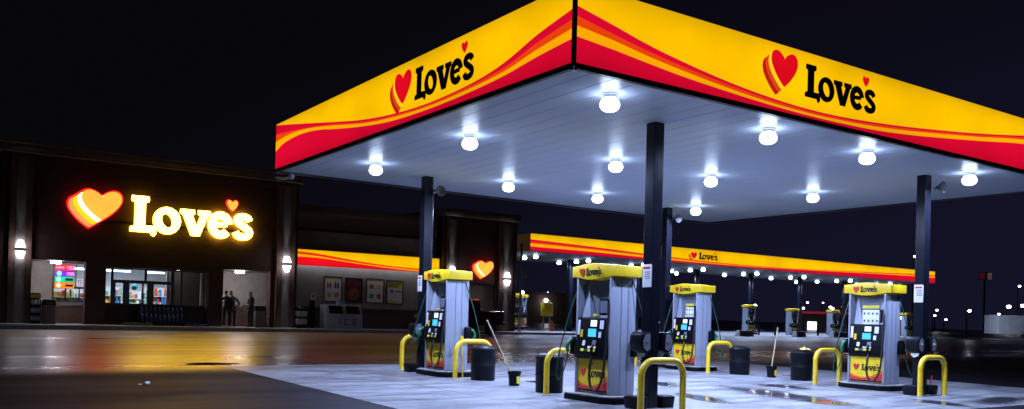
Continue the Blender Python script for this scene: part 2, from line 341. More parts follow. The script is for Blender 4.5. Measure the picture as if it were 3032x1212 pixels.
# ------------------------------------------------------------------ ground
def sheet(name, poly, dz, m, th=0):
    b = MB(); top = [(x, y, gz(x, y) + dz) for x, y in poly]; b.face(top, m)
    if th:
        n = len(poly)
        for i in range(n):
            j = (i + 1) % n; b.face([top[i], top[j], (top[j][0], top[j][1], top[j][2] - th), (top[i][0], top[i][1], top[i][2] - th)], m)
    return tag(b.build(name, smooth=False), kind='structure')
g = MB(); S_ = 1500
g.face([(x, y, gz(x, y) if abs(x) < 200 and abs(y) < 200 else gz(max(-180, min(180, x)), max(-180, min(180, y)))) for x, y in ((-180, -180), (180, -180), (180, 180), (-180, 180))], M['asphalt'])
zA = {k: gz(*k) for k in ((-180, -180), (180, -180), (180, 180), (-180, 180))}
for a, b_ in (((-180, -180), (180, -180)), ((180, -180), (180, 180)), ((180, 180), (-180, 180)), ((-180, 180), (-180, -180))):
    k = S_ / 180
    g.face([(a[0], a[1], zA[a]), (a[0] * k, a[1] * k, zA[a]), (b_[0] * k, b_[1] * k, zA[b_]), (b_[0], b_[1], zA[b_])], M['asphalt'])
tag(g.build('ground', smooth=False), kind='structure')
sheet('forecourt', [(6.17, 8.5), (22.8, 8.5), (22.8, 20.95), (6.17, 20.95)], .006, M['pad'])
sheet('parking_apron', [(-14, 35.8), (31, 36.2), (31.5, 43.0), (-14, 43.0)], .005, M['apron'])
sheet('far_forecourt', [(33.5, 45.5), (84, 45.0), (84, 56), (46.5, 58), (46.5, 48)], .008, M['walk'])

FZ = .57                                                     # level of the store's pavement
b = MB()
b.box(-14, 31.95, 43.15, 62, -.3, FZ, M['walk']); b.box(-14, 44.0, 43.0, 43.15, -.3, FZ + .003, M['kerb_concrete'])
b.box(31.95, 44.0, 43.15, 49, -.3, FZ - .002, M['walk'])
tag(b.build('pavement', smooth=False), kind='structure')

# ------------------------------------------------------------------ lettering and emblem
def stroke(path, hw, closed=False):
    """outline polygon round a centre line"""
    P = [Vector((p[0], p[1])) for p in path]; L_, R_ = [], []
    for i, p in enumerate(P):
        a = P[max(i - 1, 0)]; c = P[min(i + 1, len(P) - 1)]; t = (c - a).normalized(); n = Vector((-t.y, t.x)); h = hw[i] if isinstance(hw, list) else hw
        L_.append(p + n * h); R_.append(p - n * h)
    return [tuple(p) for p in L_ + R_[::-1]], [tuple(p) for p in L_], [tuple(p) for p in R_]
def crspline(pts, k=6):
    out = []; n = len(pts)
    for i in range(n - 1):
        p0, p1, p2, p3 = pts[max(i - 1, 0)], pts[i], pts[i + 1], pts[min(i + 2, n - 1)]
        for j in range(k):
            t = j / k
            out.append(tuple(.5 * (2 * p1[d] + (p2[d] - p0[d]) * t + (2 * p0[d] - 5 * p1[d] + 4 * p2[d] - p3[d]) * t * t + (3 * p1[d] - p0[d] - 3 * p2[d] + p3[d]) * t ** 3) for d in range(len(p1))))
    out.append(tuple(pts[-1])); return out
HEART = [(0, -.5), (.10, -.42), (.24, -.28), (.38, -.10), (.475, .08), (.50, .24), (.46, .38), (.36, .46), (.24, .46), (.12, .40), (.04, .33), (0, .27)]
def heart(cx, cy, w_, h_, lean=0, n=36):
    A = crspline([(x, y) for x, y in HEART], 3); A = A + [(-x, y) for x, y in A[-2:0:-1]]
    return [(cx + x * w_, cy + y * h_ + .02 * h_) for x, y in A]
def heart_smooth(cx, cy, w_, h_, lean=0, n=36):
    P = []
    for i in range(n):
        t = 2 * math.pi * i / n
        x = 16 * math.sin(t) ** 3 / 32 * w_; y = (13 * math.cos(t) - 5 * math.cos(2 * t) - 2 * math.cos(3 * t) - math.cos(4 * t)) / 29 * h_
        P.append((cx + x + lean * (y / h_), cy + y + .09 * h_))
    return P
LET_L = [(0, 0), (0, .11), (.03, .15), (.12, .17), (.12, .82), (.04, .85), (.03, .9), (.04, 1), (.50, 1), (.51, .9), (.50, .85), (.41, .82), (.41, .19), (.62, .19), (.71, .15), (.71, -.02), (.65, -.10), (.58, -.07), (.55, 0)]
LET_V = [(1.37, .745), (1.77, .745), (1.78, .62), (1.72, .585), (1.83, .28), (1.94, .585), (1.88, .62), (1.87, .745), (2.23, .745), (2.24, .62), (2.16, .585), (1.93, 0), (1.68, 0), (1.44, .585), (1.36, .62)]
def lettering_mb(O, U, V, Nn, m, side=None, d=.01, bold=1.0):
    """the five letters, slab-serif, cap height 1 (U,V scaled by the caller)"""
    b = MB(); O, U, V, Nn = map(Vector, (O, U, V, Nn))
    def ring(outer, inner):
        k = len(outer)
        for lvl, mm in ((d, m), (0, side or m)):
            for i in range(k):
                j = (i + 1) % k; b.face([O + U * p[0] + V * p[1] + Nn * lvl for p in (outer[i], outer[j], inner[j], inner[i])], mm)
        for lp in (outer, inner):
            for i in range(k):
                j = (i + 1) % k; q = [O + U * p[0] + V * p[1] for p in (lp[i], lp[j])]; b.face([q[0], q[1], q[1] + Nn * d, q[0] + Nn * d], side or m)
    def band(path, hw, dd=d):
        _, A, B = stroke(path, hw)
        for i in range(len(A) - 1):
            b.face([O + U * p[0] + V * p[1] + Nn * dd for p in (A[i], A[i + 1], B[i + 1], B[i])], m)
            for P2 in (A, B):
                q = [O + U * p[0] + V * p[1] for p in (P2[i], P2[i + 1])]; b.face([q[0], q[1], q[1] + Nn * dd, q[0] + Nn * dd], side or m)
        for i in (0, -1):
            q = [O + U * p[0] + V * p[1] for p in (A[i], B[i])]; b.face([q[0], q[1], q[1] + Nn * dd, q[0] + Nn * dd], side or m)
    # L and v are fanned so that concave outlines stay clean
    b.prism(LET_L, O, U, V, Nn, d, m, side); b.prism(LET_V, O, U, V, Nn, d * .98, m, side)
    k = 28
    ring([(1.0 + .385 * math.cos(2 * math.pi * i / k), .37 + .385 * math.sin(2 * math.pi * i / k)) for i in range(k)],
         [(1.0 + (.155 * math.cos(2 * math.pi * i / k) - .05 * math.sin(2 * math.pi * i / k)) / bold, .37 + .215 / bold * math.sin(2 * math.pi * i / k)) for i in range(k)])
    arc = [(2.53 + .25 * math.cos(R(a)), .37 + .28 * math.sin(R(a))) for a in range(8, 322, 12)]
    band(arc, [(.105 + .02 * math.sin(R(a - 60)) * 0) * bold for a in range(8, 322, 12)])
    band([(2.36, .37), (2.5, .385), (2.72, .395)], .062 * bold, d * .96)
    sp = crspline([(3.40, .545), (3.34, .635), (3.19, .665), (3.05, .62), (3.03, .52), (3.14, .43), (3.27, .35), (3.40, .25), (3.37, .13), (3.22, .075), (3.05, .10), (2.98, .205)], 4)
    band(sp, .093 * bold)
    return b
def logo(parent, O, U, V, Nn, cap, wx, mats, d=.008, emblem=(1.0, 1.0), off=(-.88, .52), bold=1.0, mini=(2.97, .97)):
    """emblem of a striped heart and the lettering with its small heart, as children of parent"""
    O, U, V, Nn = map(Vector, (O, U, V, Nn)); u = U * (cap * wx); v = V * cap
    lettering_mb(O, u, v, Nn, mats['letter'], mats.get('side'), d, bold).build('lettering', parent, smooth=False)
    sm = MB(); sm.prism(heart(mini[0], mini[1], .32, .33), O, u, v, Nn, d, mats['mini'], mats.get('rim')); sm.build('small_heart', parent, smooth=False)
    eb = MB(); ew, eh = emblem; ox, oy = off
    bands = mats['bands']; k = len(bands)
    if 'rim' in mats:                                         # red returns showing round the faces
        rm = MB()
        for q in range(k): rm.prism(heart(ox - .115 * q * ew, oy - .083 * q * eh, 1.12 * ew + .09, .93 * eh + .09), O, u, v, Nn, d * (.16 + .02 * q), mats['rim'])
        rm.prism(heart(mini[0], mini[1], .37, .38), O, u, v, Nn, d * .3, mats['rim']); rm.build('red_return', parent, smooth=False)
    for i, mm in enumerate(bands):
        q = k - 1 - i
        eb.prism(heart(ox - .115 * q * ew, oy - .083 * q * eh, 1.12 * ew, .93 * eh), O, u, v, Nn, d * (.4 + .6 * (i + 1) / k), mm, mats.get('rim'))
    return eb.build('heart_emblem', parent, smooth=False)
LIT = dict(letter=M['logo_black'], mini=M['logo_red'], bands=[M['logo_darkred'], M['logo_orange'], M['logo_yellow'], M['logo_red']])
PRINT = dict(letter=M['print_black'], mini=M['print_red'], bands=[M['print_orange'], M['print_red']])
SIGN = dict(letter=M['sign_letter'], side=M['sign_side'], mini=M['sign_heart'], rim=M['sign_heart_rim'], bands=[M['sign_band_orange'], M['sign_band_yellow'], M['sign_band_white'], M['sign_heart']])

# ------------------------------------------------------------------ striped fascias
def table(T, x):
    """smooth interpolation through (x, y) points"""
    if x <= T[0][0]: return T[0][1]
    for i in range(len(T) - 1):
        a, b_ = T[i], T[i + 1]
        if x <= b_[0]:
            h = b_[0] - a[0]; t = (x - a[0]) / h
            sl = lambda j: 0 if j < 0 or j >= len(T) - 1 else (T[j + 1][1] - T[j][1]) / (T[j + 1][0] - T[j][0])
            m0 = (sl(i - 1) + sl(i)) / 2 if i > 0 else sl(i); m1 = (sl(i) + sl(i + 1)) / 2 if i + 2 < len(T) else sl(i)
            return a[1] * (1 + 2 * t) * (1 - t) ** 2 + h * m0 * t * (1 - t) ** 2 + b_[1] * t * t * (3 - 2 * t) + h * m1 * t * t * (t - 1)
    return T[-1][1]
LA = [(0, .675), (.8, .53), (1.55, .345), (2.1, .26), (2.91, .2), (4.01, .178), (5.28, .231), (6.5, .34), (7.71, .5), (9.28, .72), (10.6, .9), (11.25, .985)]
LB = [(0, .545), (.79, .425), (1.55, .275), (3, .175), (4.01, .155), (5.28, .2), (6.4, .29), (8.46, .55), (9.92, .68), (11.25, .775)]
LC = [(0, .43), (.79, .338), (1.55, .222), (3, .142), (4.01, .128), (5.28, .172), (6.33, .255), (8.08, .478), (9.06, .59), (9.92, .648), (10.6, .65), (11.25, .61)]
LD = [(0, .30), (.78, .24), (1.54, .158), (2.91, .092), (4, .08), (5.27, .112), (6.33, .2), (7.7, .36), (8.65, .485), (9.48, .545), (10.13, .545), (10.82, .49), (11.25, .39)]
RA = [(0, .712), (.63, .59), (1.3, .455), (2, .35), (2.75, .259), (3.56, .188), (4.42, .145), (5.34, .138), (6.87, .204), (7.99, .285), (9.85, .45), (11.8, .665), (13.4, .86), (14.6, .985)]
RB = [(0, .585), (1.3, .372), (2.76, .213), (3.6, .152), (4.42, .115), (5.34, .108), (6.87, .17), (9.85, .418), (11.8, .62), (13.4, .72), (14.6, .775)]
RC = [(0, .465), (.64, .396), (1.3, .306), (2.01, .231), (2.76, .165), (3.56, .112), (4.42, .082), (5.35, .08), (6.87, .138), (9.85, .387), (11.8, .585), (13, .65), (14, .65), (14.6, .61)]
RD = [(0, .328), (.64, .277), (1.3, .213), (2.01, .152), (2.76, .108), (3.56, .07), (4.42, .045), (5.35, .04), (6.87, .075), (9.86, .314), (11.8, .50), (13, .548), (13.9, .49), (14.6, .39)]
def fascia(name, parent, O, U, Nn, length, z0, z1, tabs, nseg, cols, label=None, rev=False, thick=.03, tl=None):
    """a backlit panel whose stripes follow the four tables"""
    b = MB(); O, U, Nn = map(Vector, (O, U, Nn)); A, B, C, D = tabs; L0 = tl or length
    h = z1 - z0
    P = lambda s, f, k=0: (O + U * s + Vector((0, 0, z0 + f * h)) - Nn * k)
    for i in range(nseg):
        s0, s1 = length * i / nseg, length * (i + 1) / nseg
        q = lambda T, s: max(0, min(1, table(T, (length - s if rev else s) * L0 / length)))
        ed = []
        for s in (s0, s1):
            fr = [0, q(D, s), q(C, s), q(B, s), q(A, s), 1]
            for k in range(1, 6): fr[k] = max(fr[k], fr[k - 1] + 1e-4)
            ed.append(fr)
        for k, c in enumerate(cols):
            b.face([P(s0, ed[0][k]), P(s1, ed[1][k]), P(s1, ed[1][k + 1]), P(s0, ed[0][k + 1])], c)
    b.face([P(0, 0, thick), P(0, 1, thick), P(length, 1, thick), P(length, 0, thick)], M['frame_black'])
    for s, e_ in (((0, 0), (length, 0)), ((length, 0), (length, 1)), ((length, 1), (0, 1)), ((0, 1), (0, 0))):
        b.face([P(*s), P(*e_), P(*e_, thick), P(*s, thick)], M['frame_black'])
    o = b.build(name, parent, smooth=False)
    if label: o['label'] = label
    return o
COLS = [M['lit_crimson'], M['lit_gold'], M['lit_orange'], M['lit_crimson'], M['lit_yellow']]

# ------------------------------------------------------------------ near canopy
X0, Y0, CW, CL, Z0, Z1 = 7.021, 8.958, 14.591, 11.246, 4.728, 5.820
can = thing('fuel_canopy', 'large near canopy with lit yellow and red fascia over the four close fuel pumps', 'canopy', (0, 0, 0))
X1, Y1 = X0 + CW, Y0 + CL
fl = fascia('fascia_panel', can, (X0, Y0 + .045, 0), (0, 1, 0), (-1, 0, 0), CL - .09, Z0 + .03, Z1 - .02, (LA, LB, LC, LD), 70, COLS, 'left fascia panel facing the asphalt, its stripes rising at both ends', tl=CL)
fr_ = fascia('fascia_panel', can, (X0 + .045, Y0, 0), (1, 0, 0), (0, -1, 0), CW - .09, Z0 + .03, Z1 - .02, (RA, RB, RC, RD), 84, COLS, 'right fascia panel with the larger looking heart', tl=CW)
fascia('fascia_panel', can, (X1, Y1 - .07, 0), (0, -1, 0), (1, 0, 0), CL - .14, Z0 + .03, Z1 - .02, (LA, LB, LC, LD), 40, COLS, tl=CL)
fascia('fascia_panel', can, (X1 - .07, Y1, 0), (-1, 0, 0), (0, 1, 0), CW - .14, Z0 + .03, Z1 - .02, (RA, RB, RC, RD), 40, COLS, tl=CW)
H_ = Z1 - Z0
logo(fl, (X0 - .002, Y0 + 4.33, Z0 + .315 * H_), (0, -1, 0), (0, 0, 1), (-1, 0, 0), .54, 1.0, LIT, .01, (1.02, 1.15), (-.83, .56))
logo(fr_, (X0 + 4.70, Y0 - .002, Z0 + .33 * H_), (1, 0, 0), (0, 0, 1), (0, -1, 0), .53, 1.03, LIT, .01, (1.04, 1.15), (-.94, .62))
b = MB()
for cx, cy in ((X0, Y0), (X1, Y0), (X0, Y1), (X1, Y1)):
    t = MB(); t.box(cx - .008 if cx == X0 else cx - .045, cx + .045 if cx == X0 else cx + .008, cy - .008 if cy == Y0 else cy - .045, cy + .045 if cy == Y0 else cy + .008, Z0 - .02, Z1, M['frame_black'])
    t.build('corner_trim', can, .006)
t = MB(); w_ = .06                                            # dark lip under the fascia
t.box(X0 - .006, X0 + w_, Y0 + .07, Y1 - .07, Z0 - .05, Z0 + .028, M['frame_black']); t.box(X1 - w_, X1 + .006, Y0 + .07, Y1 - .07, Z0 - .05, Z0 + .028, M['frame_black'])
t.box(X0 + .07, X1 - .07, Y0 - .006, Y0 + .069, Z0 - .049, Z0 + .027, M['frame_black']); t.box(X0 + .07, X1 - .07, Y1 - .069, Y1 + .006, Z0 - .049, Z0 + .027, M['frame_black'])
t.build('bottom_trim', can, smooth=False)
t = MB()                                                     # ribbed metal deck
x = X0 + w_; pw = .405
ya, yb = Y0 + .07, Y1 - .07; zs = Z0 + .0
while x < X1 - w_ - .01:
    xe = min(x + pw, X1 - w_); gr = .016
    pts = [(x, zs), (xe - gr, zs), (xe - gr + .005, zs + .005), (xe - .005, zs + .005), (xe, zs)]
    for a, c in zip(pts[:-1], pts[1:]): t.face([(a[0], ya, a[1]), (c[0], ya, c[1]), (c[0], yb, c[1]), (a[0], yb, a[1])], M['soffit_white'])
    x = xe
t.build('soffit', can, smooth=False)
t = MB(); t.box(X0 + .04, X1 - .04, Y0 + .04, Y1 - .04, Z0 + .08, Z1 - .05, M['frame_black']); t.build('roof_deck', can, smooth=False)
COLUMNS = [(10.2, 10.75), (10.14, 18.45), (17.98, 10.6), (18.06, 18.45)]
for (px, py) in COLUMNS:
    c = MB(); z = gz(px, py); hw = .105
    c.box(px - hw, px + hw, py - hw, py + hw, z, Z0 + .02, M['column_black'])
    o = c.build('column', can, .006, smooth=False)
    s = MB(); s.box(px + hw + .002, px + hw + .075, py - .03, py + .06, z + .05, Z0 - .32, M['column_black']); s.build('downspout', o, .015)

# lamps under it
GX, GY = (8.36, 11.87, 14.67, 18.28), (9.78, 13.65, 17.55)
def lamp_mesh(lens):
    root = thing('canopy_light', '', 'light')
    h = MB(); h.lathe([(.10, -.061), (.10, -.02), (.12, -.01), (.12, 0)], (0, 0, 0), M['housing'], 20); h.build('housing', root)
    l = MB(); l.lathe([(.002, -.26), (.07, -.252), (.115, -.228), (.142, -.185), (.146, -.15), (.128, -.10), (.10, -.062), (.002, -.0615)], (0, 0, 0), lens, 24); l.build('lens', root)
    return root
proto = lamp_mesh(M['lens'])
rows = ('front row', 'middle row', 'back row'); cols = ('leftmost', 'second from left', 'third from left', 'rightmost')
first = True
for j, y in enumerate(GY):
    for i, x in enumerate(GX):
        o = proto if first else copy_tree(proto); first = False
        o.location = (x, y, Z0 - .005)
        ld = bpy.data.lights.new('downlight', 'AREA'); ld.shape = 'DISK'; ld.size = .26; ld.energy = 155; ld.color = (.45, .57, 1.0); ld.spread = R(176)
        lo = bpy.data.objects.new('bulb', ld); COL.objects.link(lo); lo.parent = o; lo.location = (0, 0, -.263)
        tag(o, 'glowing round downlight under the near canopy, %s, %s' % (rows[j], cols[i]), 'light', 'downlights under the near canopy')

# ------------------------------------------------------------------ far canopy
FX0, FX1, FY0, FY1, FZ0, FZ1 = 32.95, 80.2, 46.0, 55.0, 5.80, 6.90
fc = thing('fuel_canopy', 'long far canopy with lit yellow and red fascia beyond the near pumps', 'canopy')
FL = FX1 - FX0
TD = [(0, .24), (5, .22), (10, .15), (15, .10), (20, .10), (25, .16), (30, .24), (35, .33), (40, .41), (44, .46), (FL, .45)]
TC = [(0, .42), (5, .37), (10, .27), (15, .19), (20, .15), (25, .18), (30, .27), (35, .37), (40, .47), (44, .55), (FL, .56)]
TB = [(0, .52), (5, .44), (10, .32), (15, .22), (20, .17), (25, .20), (30, .29), (35, .40), (40, .51), (44, .60), (FL, .62)]
TA = [(0, .66), (5, .54), (10, .39), (15, .26), (20, .20), (25, .22), (30, .31), (35, .43), (40, .55), (44, .65), (FL, .68)]
ff = fascia('fascia_panel', fc, (FX0, FY0, 0), (1, 0, 0), (0, -1, 0), FL, FZ0, FZ1, (TA, TB, TC, TD), 90, [M['lit_crimson'], M['lit_gold'], M['lit_orange'], M['lit_crimson'], M['lit_yellow']])
logo(ff, (48.35, FY0 - .002, FZ0 + .37), (1, 0, 0), (0, 0, 1), (0, -1, 0), .50, 1.15, LIT, .02, (1.0, 1.15), (-.92, .46))
fascia('fascia_panel', fc, (FX0 - .002, FY1, 0), (0, -1, 0), (-1, 0, 0), FY1 - FY0 - .01, FZ0, FZ1, (LA, LB, LC, LD), 20, [M['unlit_glow']] * 5, 'end fascia panel with its tubes out', tl=CL)
t = MB(); t.box(FX0 + .03, FX1, FY0 + .05, FY1, FZ0 + .06, FZ1 - .04, M['frame_black']); t.build('roof_deck', fc, smooth=False)
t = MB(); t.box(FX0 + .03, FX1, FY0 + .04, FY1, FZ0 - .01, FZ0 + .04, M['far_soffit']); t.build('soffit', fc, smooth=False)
for px in (34.2, 39.9, 46.4, 53.0, 59.6, 66.2, 72.8, 79.0):
    for py in (50.6,):
        c = MB(); c.box(px - .16, px + .16, py - .16, py + .16, gz(px, py), FZ0, M['pump_panel'] if px < 35 else M['column_black']); c.build('column', fc, .02)
proto = lamp_mesh(M['far_lens']); first = True
fcols = ('leftmost', 'second from left', 'third from left', 'fourth from left', 'fourth from right', 'third from right', 'second from right', 'rightmost')
for j, y in enumerate((48.2, 49.7, 51.9)):
    for i, x in enumerate((35.0, 39.6, 44.9, 51.2, 57.5, 63.6, 70.2, 76.4)):
        o = proto if first else copy_tree(proto); first = False
        o.location = (x + .12 * j, y, FZ0 - .015); o.scale = (1.15, 1.15, 1.15)
        ld = bpy.data.lights.new('downlight', 'AREA'); ld.shape = 'DISK'; ld.size = .26; ld.energy = 110; ld.color = (.50, .62, 1.0); ld.spread = R(165)
        lo = bpy.data.objects.new('bulb', ld); COL.objects.link(lo); lo.parent = o; lo.location = (0, 0, -.263)
        tag(o, 'small bright downlight under the long far canopy, %s, %s' % (rows[j], fcols[i]), 'light', 'downlights under the far canopy')

for i, (x, y) in enumerate(((54.3, 54.2), (63.9, 54.2), (70.4, 54.2))):
    o = copy_tree(proto); o.location = (x, y, FZ0 - .015)
    tag(o, 'small bright downlight deep under the long far canopy, %s of the three hindmost' % ('leftmost', 'middle', 'rightmost')[i], 'light', 'downlights under the far canopy')
# ------------------------------------------------------------------ fuel pumps
def wave_panel(b, O, U, Nn, w_, z0, z1, mats):
    """printed door: yellow with an orange line and a red wave along its foot"""
    O, U, Nn = map(Vector, (O, U, Nn)); k = 16; h = z1 - z0
    for i in range(k):
        s0, s1 = i / k, (i + 1) / k
        f = lambda s: [0, .05, .14 + .16 * (1 - math.sin(math.pi * min(1, s * 1.05))) * (1 if s < .55 else 1.2) - (.05 if s < .1 else 0), 0, 0, 1]
        def fr(s):
            r_ = .13 + .62 * (s - .40) ** 2; o_ = r_ + .045 + .30 * (s - .38) ** 2
            return [0, .05, r_, o_, 1]
        a, c = fr(s0), fr(s1)
        for q, m in enumerate(mats):
            b.face([O + U * (w_ * s0) + Vector((0, 0, z0 + a[q] * h)), O + U * (w_ * s1) + Vector((0, 0, z0 + c[q] * h)), O + U * (w_ * s1) + Vector((0, 0, z0 + c[q + 1] * h)), O + U * (w_ * s0) + Vector((0, 0, z0 + a[q + 1] * h))], m)
def make_pump():
    root = thing('fuel_pump', '', 'fuel pump')
    W2, D2, ZB, ZT = .469, .297, .13, 2.17
    p = MB()                                                # raised plinth with clipped corners
    out = [(-.50, -.50), (-.34, -.68), (.34, -.68), (.50, -.50), (.50, .50), (.34, .68), (-.34, .68), (-.50, .50)]
    p.prism(out, (0, 0, -.06), (1, 0, 0), (0, 1, 0), (0, 0, 1), .165, M['pump_black']); p.build('plinth', root, .012)
    p = MB(); p.prism([(x * .965, y * .975) for x, y in out], (0, 0, .106), (1, 0, 0), (0, 1, 0), (0, 0, 1), .022, M['kerb_concrete']); p.build('plinth_cap', root, .006)
    for s in (-1, 1):
        c = MB(); y0, y1 = sorted((s * W2, s * (W2 - .05)))
        c.box(-D2, D2, y0, y1, ZB, ZT, M['pump_grey']); o = c.build('side_column', root, .02)
        r_ = MB(); r_.box(-.06, -.045, s * W2 - .004, s * W2 + .004, ZB + .02, ZT - .02, M['pump_panel']); r_.box(.10, .112, s * W2 - .004, s * W2 + .004, ZB + .02, ZT - .02, M['pump_panel'])
        r_.build('seam', o, smooth=False)
    c = MB(); c.box(-.25, .25, -W2 + .052, W2 - .052, ZB, 1.42, M['pump_panel']); c.build('cabinet', root, .01)
    c = MB(); c.box(-.10, .10, -W2 + .052, W2 - .052, 1.42, ZT, M['pump_panel'])
    for s in (-1, 1):                                         # paler wedges: the V of light and shade put into shape
        c.mesh([(-.24, s * .36, 1.43), (.24, s * .36, 1.43), (.10, s * .36, 2.1), (-.10, s * .36, 2.1), (-.24, s * .12, 1.43), (.24, s * .12, 1.43), (.10, s * .34, 2.1), (-.10, s * .34, 2.1)],
               [(0, 1, 2, 3), (7, 6, 5, 4), (0, 4, 5, 1), (1, 5, 6, 2), (2, 6, 7, 3), (3, 7, 4, 0)], M['pump_grey'])
    c.build('upper_panel', root, smooth=False)
    # header: bulges towards both customers, straight ends
    k = 20; hb = MB(); top = []; prof = []
    for i in range(k + 1):
        s = -1 + 2 * i / k; bul = .5 + .5 * math.cos(math.pi * min(1, abs(s))); prof.append((s * .60, .30 + .06 * bul, 2.185 - .06 * bul, 2.375 + .045 * bul))
    vs = []
    for y, dx, zl, zh in prof: vs += [(-dx, y, zl), (dx, y, zl), (dx, y, zh), (-dx, y, zh)]
    fs = [(0, 1, 2, 3), tuple(4 * k + q for q in (3, 2, 1, 0))]
    for i in range(k):
        for q in range(4): fs.append((4 * i + q, 4 * i + (q + 1) % 4, 4 * i + 4 + (q + 1) % 4, 4 * i + 4 + q))
    hb.mesh(vs, fs, M['pump_yellow']); head = hb.build('header', root, .012)
    for sx in (-1, 1):
        n = (sx, 0, 0); U = (0, sx, 0)
        logo(head, (sx * .362, -sx * .13, 2.205), U, (0, 0, 1), n, .125, .93, PRINT, .006, (1.0, 1.15), (-.95, .50))
        # printed lower door
        d = MB(); O = Vector((sx * .268, -sx * (W2 - .065), 0)); wd = 2 * (W2 - .065)
        wave_panel(d, O, U, n, wd, .17, .73, [M['pump_black'], M['pump_red'], M['pump_orange'], M['pump_yellow']])
        d.box(min(sx * .251, sx * .266), max(sx * .251, sx * .266), -W2 + .06, W2 - .06, .165, .735, M['pump_yellow'])
        dr = d.build('door_panel', root, smooth=False)
        logo(dr, (sx * .27, -sx * .12, .42), U, (0, 0, 1), n, .145, .92, PRINT, .004, (.95, 1.1), (-.95, .5))
        lk = MB(); lk.lathe([(.015, 0), (.015, .02)], (sx * .275, 0, .66), M['frame_black'], 10, 'x'); lk.build('lock', dr)
        # black console, leaning out towards the customer
        c = MB(); x0, x1, x2 = sx * .252, sx * .305, sx * .375
        pts = [(x0, .74), (x2 - sx * .02, .76), (x2, .86), (x1 + sx * .02, 1.10), (x1 - sx * .01, 1.46), (x0, 1.48)]
        c.prism([(a, z) for a, z in pts], (0, -.418, 0), (1, 0, 0), (0, 0, 1), (0, 1, 0), .836, M['pump_black'])
        cs = c.build('console', root, .018)
        xf = x1 + sx * .001
        def plate(name, y0, y1, z0, z1, m, slope=False, th=.008):
            q = MB(); f_ = (lambda z: x2 + (x1 + sx * .02 - x2) * (z - .86) / .24) if slope else (lambda z: x1 + sx * .02 - sx * .03 * (z - 1.10) / .36)
            ya, yb = -sx * y0, -sx * y1                       # y given as seen from the front: left is positive
            A = [(f_(z0) + sx * .001, ya, z0), (f_(z0) + sx * .001, yb, z0), (f_(z1) + sx * .001, yb, z1), (f_(z1) + sx * .001, ya, z1)]
            Bk = [(x + sx * th, y, z) for x, y, z in A]
            q.mesh(A + Bk, [(0, 1, 2, 3), (7, 6, 5, 4), (0, 4, 5, 1), (1, 5, 6, 2), (2, 6, 7, 3), (3, 7, 4, 0)], m)
            return q.build(name, cs, smooth=False)
        sg = lambda a, b_: (-a, -b_)
        plate('card_window', .03, -.13, 1.31, 1.42, M['screen_white'])
        plate('screen', .08, -.13, 1.13, 1.27, M['screen_blue'])
        plate('sticker', -.22, -.32, 1.27, 1.42, M['sticker']); plate('sticker', -.20, -.27, 1.12, 1.22, M['sticker'])
        plate('sticker', .38, .32, 1.16, 1.42, M['sticker']); plate('sticker', .29, .23, 1.12, 1.25, M['label_yellow'])
        for q in range(3): plate('keypad', .04 - .075 * q, -.02 - .075 * q, .93, .965, M['key_white'], True)
        for q in range(4): plate('grade_button', .22 - .10 * q, .14 - .10 * q, .872, .92, M['key_yellow'] if q != 1 else M['hose_green'], True)
        plate('card_reader', -.06, -.16, .98, 1.07, M['pump_panel'], True); plate('sticker', .2, .13, .97, 1.06, M['sticker'], True)
        q = MB(); q.box(*sorted((sx * .20, sx * .25)), *sorted((-sx * -.05 + 0, -sx * .05)), 1.48, 1.53, M['label_yellow']); q.build('badge', cs, .01)
        # price display hanging in the upper opening
        q = MB(); ys = sorted((sx * .10, sx * .345)); q.box(*sorted((sx * .20, sx * .235)), *ys, 1.52, 1.80, M['pump_black']); o = q.build('display', root, .008)
        q = MB(); q.box(*sorted((sx * .2352, sx * .24)), ys[0] + .03, ys[1] - .03, 1.55, 1.76, M['pump_panel']); q.build('display_glass', o, smooth=False)
        # black hose looping over the door, on the right of the customer
        yy = sx * .25
        path = crspline([(sx * .40, sx * .13, .80), (sx * .44, sx * .14, .66), (sx * .45, sx * .125, .45), (sx * .44, sx * .165, .27), (sx * .43, sx * .25, .20), (sx * .42, sx * .34, .25), (sx * .41, sx * .43, .45), (sx * .38, sx * .45, .80), (sx * .33, sx * .445, 1.35), (sx * .28, sx * .43, 1.75), (sx * .24, sx * .42, 2.14)], 5)
        q = MB(); q.tube(path, .022, M['hose_black'], 8); q.build('hose', root)
        q = MB(); q.tube([(sx * .34, sx * .10, 1.0), (sx * .40, sx * .11, .93), (sx * .41, sx * .13, .80)], [.02, .03, .022], M['pump_black'], 8); q.build('nozzle', root)
        # green diesel nozzle in a holster on the customer's left, with its hose
        yl = -sx * .52
        q = MB(); q.box(*sorted((sx * .16, sx * .34)), *sorted((-sx * .475, -sx * .585)), .80, 1.12, M['pump_black'], .85); q.build('holster', root, .02)
        q = MB(); q.tube(crspline([(sx * .30, yl, 1.08), (sx * .40, yl, 1.02), (sx * .44, yl, .94), (sx * .42, yl, .86)], 4), .034, M['nozzle_green'], 10)
        q.tube([(sx * .30, yl, 1.08), (sx * .24, yl, 1.14)], .012, M['steel'], 8); q.build('nozzle', root)
        q = MB(); q.tube(crspline([(sx * .42, yl, .86), (sx * .45, yl - sx * .02, .62), (sx * .50, yl - sx * .08, .40), (sx * .55, yl - sx * .11, .34), (sx * .575, yl - sx * .12, .50), (sx * .52, yl - sx * .10, .90), (sx * .38, yl - sx * .04, 1.50), (sx * .23, yl + sx * .02, 2.0), (sx * .2, yl + sx * .06, 2.14)], 5), .012, M['hose_green'], 8); q.build('hose', root)
    return root
pump0 = make_pump()
spots = [(10.22, 11.92, 'fuel pump nearest the camera, beside the notice on the thick front post'), (10.22, 17.49, 'fuel pump at the left end of the near canopy, beside a yellow brush pole'),
         (18.30, 17.62, 'fuel pump seen just right of the thick front post, behind it'), (18.30, 11.92, 'fuel pump at the right end of the near canopy with a white sheet of pictures')]
